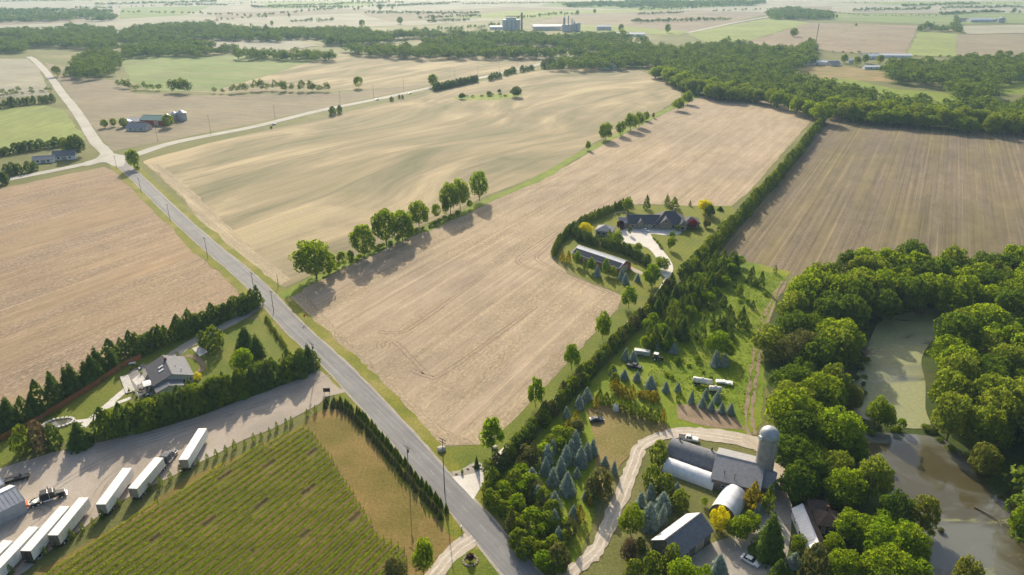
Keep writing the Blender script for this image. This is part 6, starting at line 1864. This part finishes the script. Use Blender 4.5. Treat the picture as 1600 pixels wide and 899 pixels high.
# ------------------------------------------------------------------ woods
# each stand: label, group, outline of its crowns in the photo, crown height, spacing, tree heights, width factor, leaves
STANDS = [
    ('tall leafy tree in the wood between the drilled field and the green pond', 'wood above green pond', [(1215, 462), (1228, 440), (1262, 424), (1330, 402), (1420, 394), (1520, 410), (1590, 394), (1760, 388), (1760, 470), (1600, 462), (1500, 470), (1400, 472), (1352, 492), (1322, 520), (1300, 500), (1210, 500)], 9, 10.6, (14, 20), 1.0, ['leaf', 'leaf_deep', 'leaf', 'leaf_deep', 'leaf_wood']),
    ('big leafy tree on the left bank between the farm track and the green pond', 'wood left of green pond', [(1208, 500), (1300, 500), (1330, 530), (1328, 580), (1340, 640), (1356, 668), (1210, 672), (1200, 640), (1198, 590), (1195, 540)], 8, 10.8, (12, 18), 1.05, ['leaf', 'leaf_deep', 'leaf', 'leaf_wood', 'leaf_olive']),
    ('big leafy tree in the wood on the right bank of the green pond', 'wood right of green pond', [(1434, 565), (1452, 535), (1478, 500), (1560, 474), (1620, 470), (1780, 472), (1780, 705), (1640, 705), (1560, 695), (1490, 680), (1446, 655), (1438, 610)], 9, 11, (13, 20), 1.05, ['leaf', 'leaf_deep', 'leaf_wood', 'leaf_deep', 'leaf_wood']),
    ('leafy tree in the wood between the silo and the brown pond', 'wood left of brown pond', [(1204, 700), (1212, 668), (1260, 658), (1345, 660), (1374, 700), (1384, 745), (1396, 772), (1350, 786), (1300, 770), (1262, 764), (1225, 745)], 7, 8.6, (10, 16), 1.05, ['leaf', 'leaf_deep', 'leaf', 'leaf_lime', 'leaf_deep', 'leaf_wood']),
    ('leafy tree in the bottom wood between the brick house and brown pond', 'wood below brick house', [(1325, 800), (1360, 780), (1400, 778), (1440, 800), (1456, 845), (1480, 880), (1490, 930), (1480, 980), (1240, 980), (1280, 890), (1310, 850)], 6, 8.2, (9, 15), 1.05, ['leaf', 'leaf_deep', 'leaf', 'leaf_lime', 'leaf_willow', 'leaf_deep']),
    ('leafy tree on the far bank at the right edge of the brown pond', 'wood right of brown pond', [(1545, 705), (1640, 690), (1780, 690), (1780, 960), (1680, 920), (1625, 850), (1590, 810), (1582, 760)], 8, 10.4, (12, 18), 1.0, ['leaf', 'leaf', 'leaf_wood']),
    ('tree in the wood edge strip above the drilled field', 'wood above drilled field', [(1278, 168), (1320, 160), (1400, 172), (1500, 182), (1600, 180), (1760, 184), (1760, 200), (1600, 197), (1520, 196), (1440, 188), (1340, 178)], 9, 13.5, (14, 21), 1.0, ['leaf', 'leaf_wood', 'leaf_wood']),
    ('tree at the wood edge above the stubble and rolling fields', 'wood above stubble field', [(1016, 112), (1030, 104), (1060, 122), (1100, 130), (1160, 138), (1240, 154), (1280, 166), (1270, 174), (1190, 152), (1110, 144), (1060, 132)], 9, 13.5, (14, 21), 1.0, ['leaf', 'leaf_wood']),
]
FARWOODS = [
    ('wood', [(1030, 105), (1062, 92), (1075, 72), (1150, 66), (1235, 80), (1268, 62), (1276, 92), (1235, 104), (1240, 120), (1300, 130), (1340, 140), (1400, 152), (1480, 158), (1600, 160), (1780, 165), (1780, 184), (1600, 182), (1500, 182), (1400, 172), (1320, 160), (1270, 162), (1190, 142), (1100, 132), (1060, 122)], 9, 13, (13, 19)),
    ('wood', [(1378, 112), (1396, 94), (1440, 96), (1480, 100), (1500, 88), (1560, 88), (1780, 98), (1780, 122), (1600, 118), (1560, 126), (1556, 148), (1500, 150), (1480, 128), (1430, 124), (1395, 122)], 9, 14, (13, 20)),
    ('wood', [(862, 103), (890, 92), (930, 84), (1010, 70), (1070, 78), (1062, 92), (1030, 106), (1010, 100), (960, 101), (900, 104)], 8, 14, (12, 18)),
    ('wood', [(186, 52), (230, 40), (320, 38), (400, 46), (560, 46), (660, 52), (780, 52), (870, 58), (930, 52), (960, 56), (1010, 62), (1010, 76), (930, 84), (860, 86), (640, 86), (560, 80), (500, 66), (430, 60), (300, 58), (190, 66)], 8, 15, (13, 19)),
    ('wood', [(190, 72), (260, 64), (320, 66), (400, 80), (460, 84), (530, 80), (530, 90), (400, 88), (270, 82), (188, 86)], 7, 13, (10, 16)),
    ('wood', [(108, 108), (130, 84), (170, 78), (186, 90), (188, 122), (160, 124), (130, 118)], 9, 12, (13, 18)),
    ('wood', [(-160, 62), (40, 44), (120, 40), (180, 46), (180, 74), (100, 70), (40, 68), (20, 92), (-160, 100)], 8, 15, (12, 18)),
    ('wood', [(-160, 18), (60, 14), (170, 16), (180, 28), (60, 32), (-160, 38)], 8, 22, (11, 16)),
    ('wood', [(880, 6), (980, 0), (1200, 1), (1180, 6), (1010, 9), (890, 9)], 8, 26, (11, 16)),
    ('wood', [(1200, 16), (1240, 12), (1300, 19), (1300, 27), (1200, 27)], 8, 18, (12, 17)),
]
BELTS = [   # lines of trees: base line, spacing, height, width
    ([(186, 136), (215, 140), (250, 142)], 9, 10, 9), ([(270, 144), (300, 146)], 7, 16, 13), ([(318, 146), (356, 146)], 16, 7, 6), ([(366, 146), (400, 142), (430, 142), (456, 143), (516, 143)], 8, 12, 11), ([(100, 124), (180, 118)], 10, 11, 11),
    ([(250, 72), (330, 80), (400, 84)], 8, 9, 9), ([(640, 52), (780, 42)], 12, 12, 12), ([(810, 30), (880, 22), (900, 24)], 14, 10, 10), ([(400, 26), (470, 20), (540, 14), (630, 10)], 22, 12, 12), ([(185, 20), (300, 22), (400, 27)], 24, 11, 11),
    ([(550, 5), (600, 5), (640, 6)], 20, 14, 14), ([(1000, 10), (1080, 10), (1185, 4)], 24, 9, 10), ([(1045, 17), (1090, 13)], 22, 7, 8), ([(1300, 20), (1350, 25), (1465, 25)], 14, 4, 8), ([(1320, 5), (1500, 7), (1780, 4)], 40, 6, 10), ([(1345, 14), (1490, 16)], 60, 8, 9),
    ([(1436, 50), (1450, 44), (1470, 50), (1490, 48), (1500, 52)], 9, 16, 13), ([(1492, 46), (1497, 30)], 20, 14, 12), ([(1300, 82), (1340, 84), (1400, 88), (1480, 90), (1560, 92), (1700, 92)], 14, 4, 7), ([(720, 153), (770, 150), (812, 150)], 8, 3.5, 6), ([(1560, 20), (1600, 22)], 18, 12, 12), ([(0, 152), (85, 142)], 6, 5, 6), ([(1115, 19), (1190, 15), (1240, 18)], 26, 8, 10),
    ([(190, 12), (330, 8), (560, 0)], 26, 8, 10), ([(330, 34), (420, 26)], 24, 9, 10), ([(1355, 18), (1410, 12), (1600, 14)], 60, 6, 9), ([(0, 148), (60, 140)], 12, 8, 8)]
fb = random.Random(4)
for yy in (3, 6, 9, 13, 17, 22, 28, 34, 40):
    xx = fb.uniform(-200, 0)
    while xx < 1750:
        ln = fb.uniform(50, 190)
        if fb.random() < (.42 if xx < 760 else .22) and not (780 < xx + ln / 2 < 960 and yy > 24) and not (xx > 1040 and yy > 24):
            sl = fb.uniform(-.05, .01)
            BELTS.append(([(xx, yy - sl * ln / 2), (xx + ln, yy + sl * ln / 2)], fb.choice([8, 9, 11]), fb.uniform(7, 13), fb.uniform(13, 18)))
        xx += ln * fb.uniform(1.0, 1.7)
for px, b, h, w in [(560, 138, 17, 13), (677, 136, 18, 14), (625, 38, 22, 20), (677, 34, 22, 16), (653, 24, 16, 12), (692, 25, 14, 11), (736, 27, 9, 8), (560, 16, 14, 11), (613, 15, 16, 11), (594, 17, 28, 18), (566, 44, 24, 18), (554, 17, 12, 10), (452, 27, 14, 11), (425, 40, 14, 11), (416, 28, 12, 10), (902, 24, 18, 16), (929, 21, 16, 14), (970, 52, 24, 17), (1043, 52, 24, 18), (973, 60, 20, 18), (1337, 42, 10, 8), (1307, 29, 13, 10), (1240, 58, 22, 22), (1584, 20, 18, 18), (1318, 99, 16, 14), (1338, 104, 17, 15), (1351, 99, 16, 14), (1374, 102, 18, 15), (1560, 90, 14, 14), (1575, 90, 13, 14), (164, 200, 9, 9), (178, 198, 9, 8), (194, 199, 10, 9), (264, 199, 14, 13), (90, 120, 17, 15), (110, 118, 14, 14)]:
    x, y = G(px, b)
    tree('field_tree', 'small', 'leaf_wood', x, y, h, w, 'single roadside or field tree standing alone among the far open fields' if y > 900 else 'broadleaf tree by the far farmsteads and field edges', 'tree', 'lone trees of the far fields' if y > 900 else 'trees by the far farmsteads')
items = []
for lab, grp, poly, zc, sp, hr, wf, mats in STANDS:
    for X, Y in scatter(poly, zc, sp, .3):
        h = rnd.uniform(*hr)
        w = sp * 1.42 * wf * rnd.uniform(.85, 1.2)
        k_ = .18 * w
        if not all(in_poly(*PX(X + ox, Y + oy, zc)[:2], poly) for ox, oy in ((k_, 0), (-k_, 0), (0, k_ * .6), (0, -k_ * .8))): continue
        a, b, d_ = PX(X, Y, h * .6)
        inside = -20 < a < 1620 and b < 930
        items.append(((h * w / (d_ * d_)) if inside else 0, X, Y, h, w, rnd.choice(mats), lab, grp))
items.sort(key=lambda q: -q[0])
far_batches = {}
N_IND = 258
chosen = [q for i, q in enumerate(items) if i < N_IND and q[0] > 0]
for q in items:
    if q not in chosen: far_batches.setdefault((q[7], 'low'), []).append(q[1:5])
LEAFWORD = {'leaf_deep': 'deep green', 'leaf': 'green', 'leaf_wood': 'dull green', 'leaf_olive': 'olive green', 'leaf_lime': 'lime green', 'leaf_willow': 'pale green'}
for lab, grp, *_ in STANDS:
    mem = sorted([q for q in chosen if q[7] == grp], key=lambda q: q[2])
    nrow = max(1, round(len(mem) ** .5 / 1.6))
    per = math.ceil(len(mem) / nrow) if mem else 1
    for r in range(nrow):
        for j, (s_, X, Y, h, w, mt, lb, g_) in enumerate(sorted(mem[r * per:(r + 1) * per], key=lambda q: q[1] / q[2])):
            rw = 'front row' if r == 0 else ORD[r] + ' row'
            tree('broadleaf_tree', 'wide' if rnd.random() < .5 else 'broad', mt, X, Y, h, w, '%s tree, %s from left in the %s of %s' % (LEAFWORD[mt], ORD[min(39, j)], rw, grp), 'tree', grp)
for i, (nm, poly, zc, sp, hr) in enumerate(FARWOODS):
    kind = 'tiny' if sp >= 18 else 'low'
    for X, Y in scatter(poly, zc, sp * 1.22, .4):
        if i >= 2 and mnoise.noise(Vector((X * .007, Y * .007, i))) < -.20: continue
        h = rnd.uniform(*hr) * (1.25 if rnd.random() < .14 else 1.0)
        far_batches.setdefault(('far %d' % i, kind), []).append((X, Y, h, sp * 1.45 * rnd.uniform(.7, 1.3)))
for i, (pts, sp, h, w) in enumerate(BELTS):
    far = PX(*G(*pts[0]))[2] > 1100
    for X, Y in along(pts, sp, sp * .25):
        far_batches.setdefault(('belt %d' % (i // 9), 'tiny' if far else 'low'), []).append((X, Y, h * rnd.uniform(.6, 1.25), w * rnd.uniform(.7, 1.25)))
for (grp, kind), lst in far_batches.items():
    vs_, qs_, off = [], [], 0
    for X, Y, h, w in lst:
        if (kind, 'x') not in CACHE:
            CACHE[(kind, 'x')] = [broad_crown(s + 50, 14, 420, .058, .02, tight=.95, core=.30, lobe=(.12, .2)) if kind == 'low' else broad_crown(s + 70, 8, 90, .12, .02, tight=.85, core=.34, lobe=(.12, .2)) for s in range(6)]
        v, q = CACHE[(kind, 'x')][rnd.randrange(6)]
        a = rnd.uniform(0, 6.28)
        ca, sa = math.cos(a), math.sin(a)
        vv = np.stack([(v[:, 0] * ca - v[:, 1] * sa) * w + X, (v[:, 0] * sa + v[:, 1] * ca) * w + Y, v[:, 2] * h], 1)
        vs_.append(vv)
        qs_.append(q + off)
        off += len(v)
    o = link_mesh('tree_belt' if grp.startswith('belt') else 'far_wood', raw_mesh('far_wood', np.vstack(vs_), np.vstack(qs_), [M['leaf_far']]))
    tag(o, kind='stuff')
# roadside hedges of the far road
for pts, h, w, sp, lab, grp in [([(680, 142), (745, 128)], 8, 6.5, 3.6, 'dark conifer in the long hedge beside the far road', 'dark hedge beside the far road'), ([(765, 126), (775, 123), (782, 122)], 9, 6, 7, 'small dark conifer right of the far road hedge', 'conifers right of the far road hedge'), ([(790, 118), (800, 114), (812, 113), (832, 109)], 8, 9, 14, 'dark rounded conifer near the far end of the road', 'conifers near the far end of the road'), ([(848, 107), (880, 105)], 12, 9, 6, 'dark conifer at the left end of the wood by the road', 'conifers at the wood end'),
                               ([(0, 170), (40, 164), (84, 160)], 9, 6, 4.5, 'dark conifer in the windbreak left of the upper road', 'windbreak left of the upper road'), ([(-20, 248), (40, 236), (100, 228)], 7, 7, 5, 'dark conifer in the hedge behind the white houses', 'hedge behind the white houses'), ([(14, 274), (38, 270), (60, 266)], 8, 6, 4, 'dark conifer in the short hedge by the cross road', 'short hedge by the cross road'), ([(-20, 292), (22, 286)], 9, 7, 5, 'dark conifer at the left edge by the cross road', 'conifers at the left edge')]:
    hedge('windbreak_conifer', pts, sp, h, w, 'ball', 'leaf_spruce', lab, grp, jit=.6)
for px, b, tp, w, lab in [(520, 180, 166, 12, 'left dark shrub of the pair by the far road'), (531, 177, 164, 9, 'right dark shrub of the pair by the far road'), (612, 158, 151, 7, 'dark shrub above the second white car'), (624, 154, 148, 4, 'slim dark shrub left of the dark car'), (629, 154, 148, 4, 'slim dark shrub nearest the dark car'), (424, 201, 197, 4, 'tiny bush at the near side of the far road')]:
    tree_px('shrub', 'ball', 'leaf_spruce', px, b, tp, w, lab, 'shrub', one=True)
for px, b, tp, w, lab in [(722, 155, 145, 11, 'dark bush at the left end of the field island'), (764, 149, 142, 9, 'dark bush in the middle of the field island'), (780, 146, 139, 7, 'small dark tree of the field island'), (806, 152, 134, 22, 'large dark tree at the right end of the field island')]:
    tree_px('broadleaf_tree', 'broad', 'leaf_spruce', px, b, tp, w, lab)
for px, b, tp, w, mt, lab in [(120, 244, 208, 34, 'leaf_spruce', 'dark round tree behind the white house by the crossroads'), (108, 240, 214, 22, 'leaf_wood', 'paler tree left of the dark round crossroads tree'), (6, 288, 268, 16, 'leaf_spruce', 'dark tree at the left edge by the cross road')]:
    tree_px('broadleaf_tree', 'broad', mt, px, b, tp, w, lab)
# trees with a look of their own along the ponds
for kind, mat, px, b, tp, w, lab in [('wide', 'leaf_willow', 1532, 745, 690, 66, 'pale willow leaning over the right bank of the brown pond'), ('broad', 'leaf_willow', 1438, 830, 770, 46, 'pale yellow willow standing left of the brown pond'), ('small', 'leaf_willow', 1378, 485, 456, 20, 'small pale tree at the head of the green pond'), ('small', 'leaf_willow', 1332, 540, 512, 22, 'pale bush on the left shore of the green pond'), ('broad', 'leaf_willow', 1325, 640, 602, 40, 'pale olive tree on the spit between the ponds'), ('small', 'leaf_lime', 1406, 672, 652, 20, 'little lime bush on the bank between the ponds'),
                                    ('broad', 'leaf', 1365, 668, 618, 36, 'green tree on the bank between the two ponds'), ('broad', 'leaf', 1385, 672, 632, 28, 'smaller green tree right of the bank tree between ponds'), ('small', 'leaf_olive', 1402, 490, 464, 26, 'olive shore bush at the top of the green pond'), ('small', 'leaf_olive', 1436, 494, 470, 28, 'grey-green shore bush at the right top of the green pond'), ('wide', 'leaf', 1590, 850, 785, 50, 'tree hanging over the brown pond at the right edge'), ('broad', 'leaf_willow', 1500, 935, 870, 56, 'pale green tree at the bottom left of the brown pond')]:
    tree_px('shrub' if kind == 'small' else 'broadleaf_tree', kind, mat, px, b, tp, w, lab, 'shrub' if kind == 'small' else 'tree', None, one=kind == 'small')


for pts in ([(1340, 674), (1380, 675), (1420, 675), (1470, 678)], [(1350, 520), (1365, 500), (1400, 490), (1440, 480)], [(1478, 690), (1510, 715), (1545, 760), (1590, 800), (1612, 835)], [(1350, 560), (1345, 600), (1345, 640)], [(1385, 740), (1405, 790), (1445, 825), (1462, 865)]):
    for X, Y in along(pts, 3.6, 1.6): single('shore_shrub', 'small', rnd.choice(['leaf_olive', 'leaf', 'leaf_olive', 'leaf_wood']), X, Y, rnd.uniform(.8, 3.0), rnd.uniform(1.8, 4.2), 'low shrub fringing the shore of the ponds', 'shrub', 'shrubs fringing the pond shores')


def dead_tree(px, b, tp, spread, seed, lab, lean=0.0):
    x, y = G(px, b)
    h = height_at(y, tp)
    g = random.Random(seed)
    t = empty('dead_tree', x, y, 0, lab, 'tree', 'bare dead trees by the green pond')
    tr = MB().cyl((0, 0, 0), (lean, 0, h * .5), .22, .15, 6)
    tr.build('trunk', M['dead_bark'], t)
    br = MB()
    for i in range(26):
        a, z = g.uniform(0, 6.28), h * g.uniform(.25, .55)
        L_ = spread * g.uniform(.5, 1)
        p0 = Vector((lean * z / h * 2, 0, z))
        p1 = p0 + Vector((math.cos(a) * L_ * .5, math.sin(a) * L_ * .5, h * g.uniform(.1, .3)))
        p2 = p1 + Vector((math.cos(a + .4) * L_ * .5, math.sin(a + .4) * L_ * .5, h * g.uniform(.02, .25)))
        p3 = p1 + Vector((math.cos(a - .6) * L_ * .35, math.sin(a - .6) * L_ * .35, h * g.uniform(.05, .2)))
        br.cyl(p0, p1, .10, .06, 4, False).cyl(p1, p2, .06, .03, 4, False).cyl(p1, p3, .05, .03, 4, False)
    tag(br.build('branches', M['dead_bark'], t), kind='stuff')


dead_tree(1293, 610, 570, 6, 1, 'bare grey dead tree between leafy crowns left of the green pond')
dead_tree(1305, 600, 566, 5, 2, 'second bare grey tree nearer the left shore of the pond')
dead_tree(1346, 562, 536, 6, 3, 'bare branched tree leaning over the left shore', 2.0)
dead_tree(1338, 552, 528, 5, 4, 'bare dark tree at the narrow of the left shore', 1.0)
x, y = G(1552, 812)
o = MB().cyl((-5, 0, .25), (4, .6, .5), .22, .12, 7).cyl((1, .3, .4), (3, -1.8, .8), .1, .05, 5).build('fallen_log', M['dead_bark'])
o.location = (x, y, 0.15)
o.rotation_euler = (0, 0, R(-62))
tag(o, 'pale fallen log lying in the brown pond by the right bank', 'log')
print('trees', ntree, 'objects', len(bpy.data.objects))

# alike things with one label: say which one, counted across the view
ONES = ORD[:19]
TENS = {2: ('twentieth', 'twenty'), 3: ('thirtieth', 'thirty'), 4: ('fortieth', 'forty'), 5: ('fiftieth', 'fifty'), 6: ('sixtieth', 'sixty'), 7: ('seventieth', 'seventy'), 8: ('eightieth', 'eighty'), 9: ('ninetieth', 'ninety')}


def ordinal(n):
    if n >= 100: return ('hundredth' if n == 100 else 'hundred-and-' + ordinal(n - 100))
    if n < 20: return ONES[n - 1]
    a, b = divmod(n, 10)
    return TENS[a][0] if b == 0 else TENS[a][1] + '-' + ONES[b - 1]


same = {}
for o in bpy.data.objects:
    if o.parent is None and 'label' in o: same.setdefault(o['label'], []).append(o)
for lab, lst in same.items():
    if len(lst) < 2: continue
    for i, o in enumerate(sorted(lst, key=lambda q: PX(q.location.x, q.location.y)[0])):
        if len(lab.split()) <= 12: o['label'] = lab + ', ' + ordinal(i + 1) + ' from the left'

# ------------------------------------------------------------------ haze
hz = MB().box(-7050, 7050, -110, 9050, -1.0, 132.0).mesh('haze', None)
m, nt, N, L, out = new_mat('thin_haze')
pv = N("ShaderNodeVolumePrincipled")
pv.inputs['Color'].default_value = (.50, .76, 1.0, 1)
pv.inputs['Density'].default_value = 0.00008
pv.inputs['Anisotropy'].default_value = 0.25
L(pv.outputs[0], out.inputs['Volume'])
hz.materials.append(m)
tag(link_mesh('haze', hz), kind='stuff')
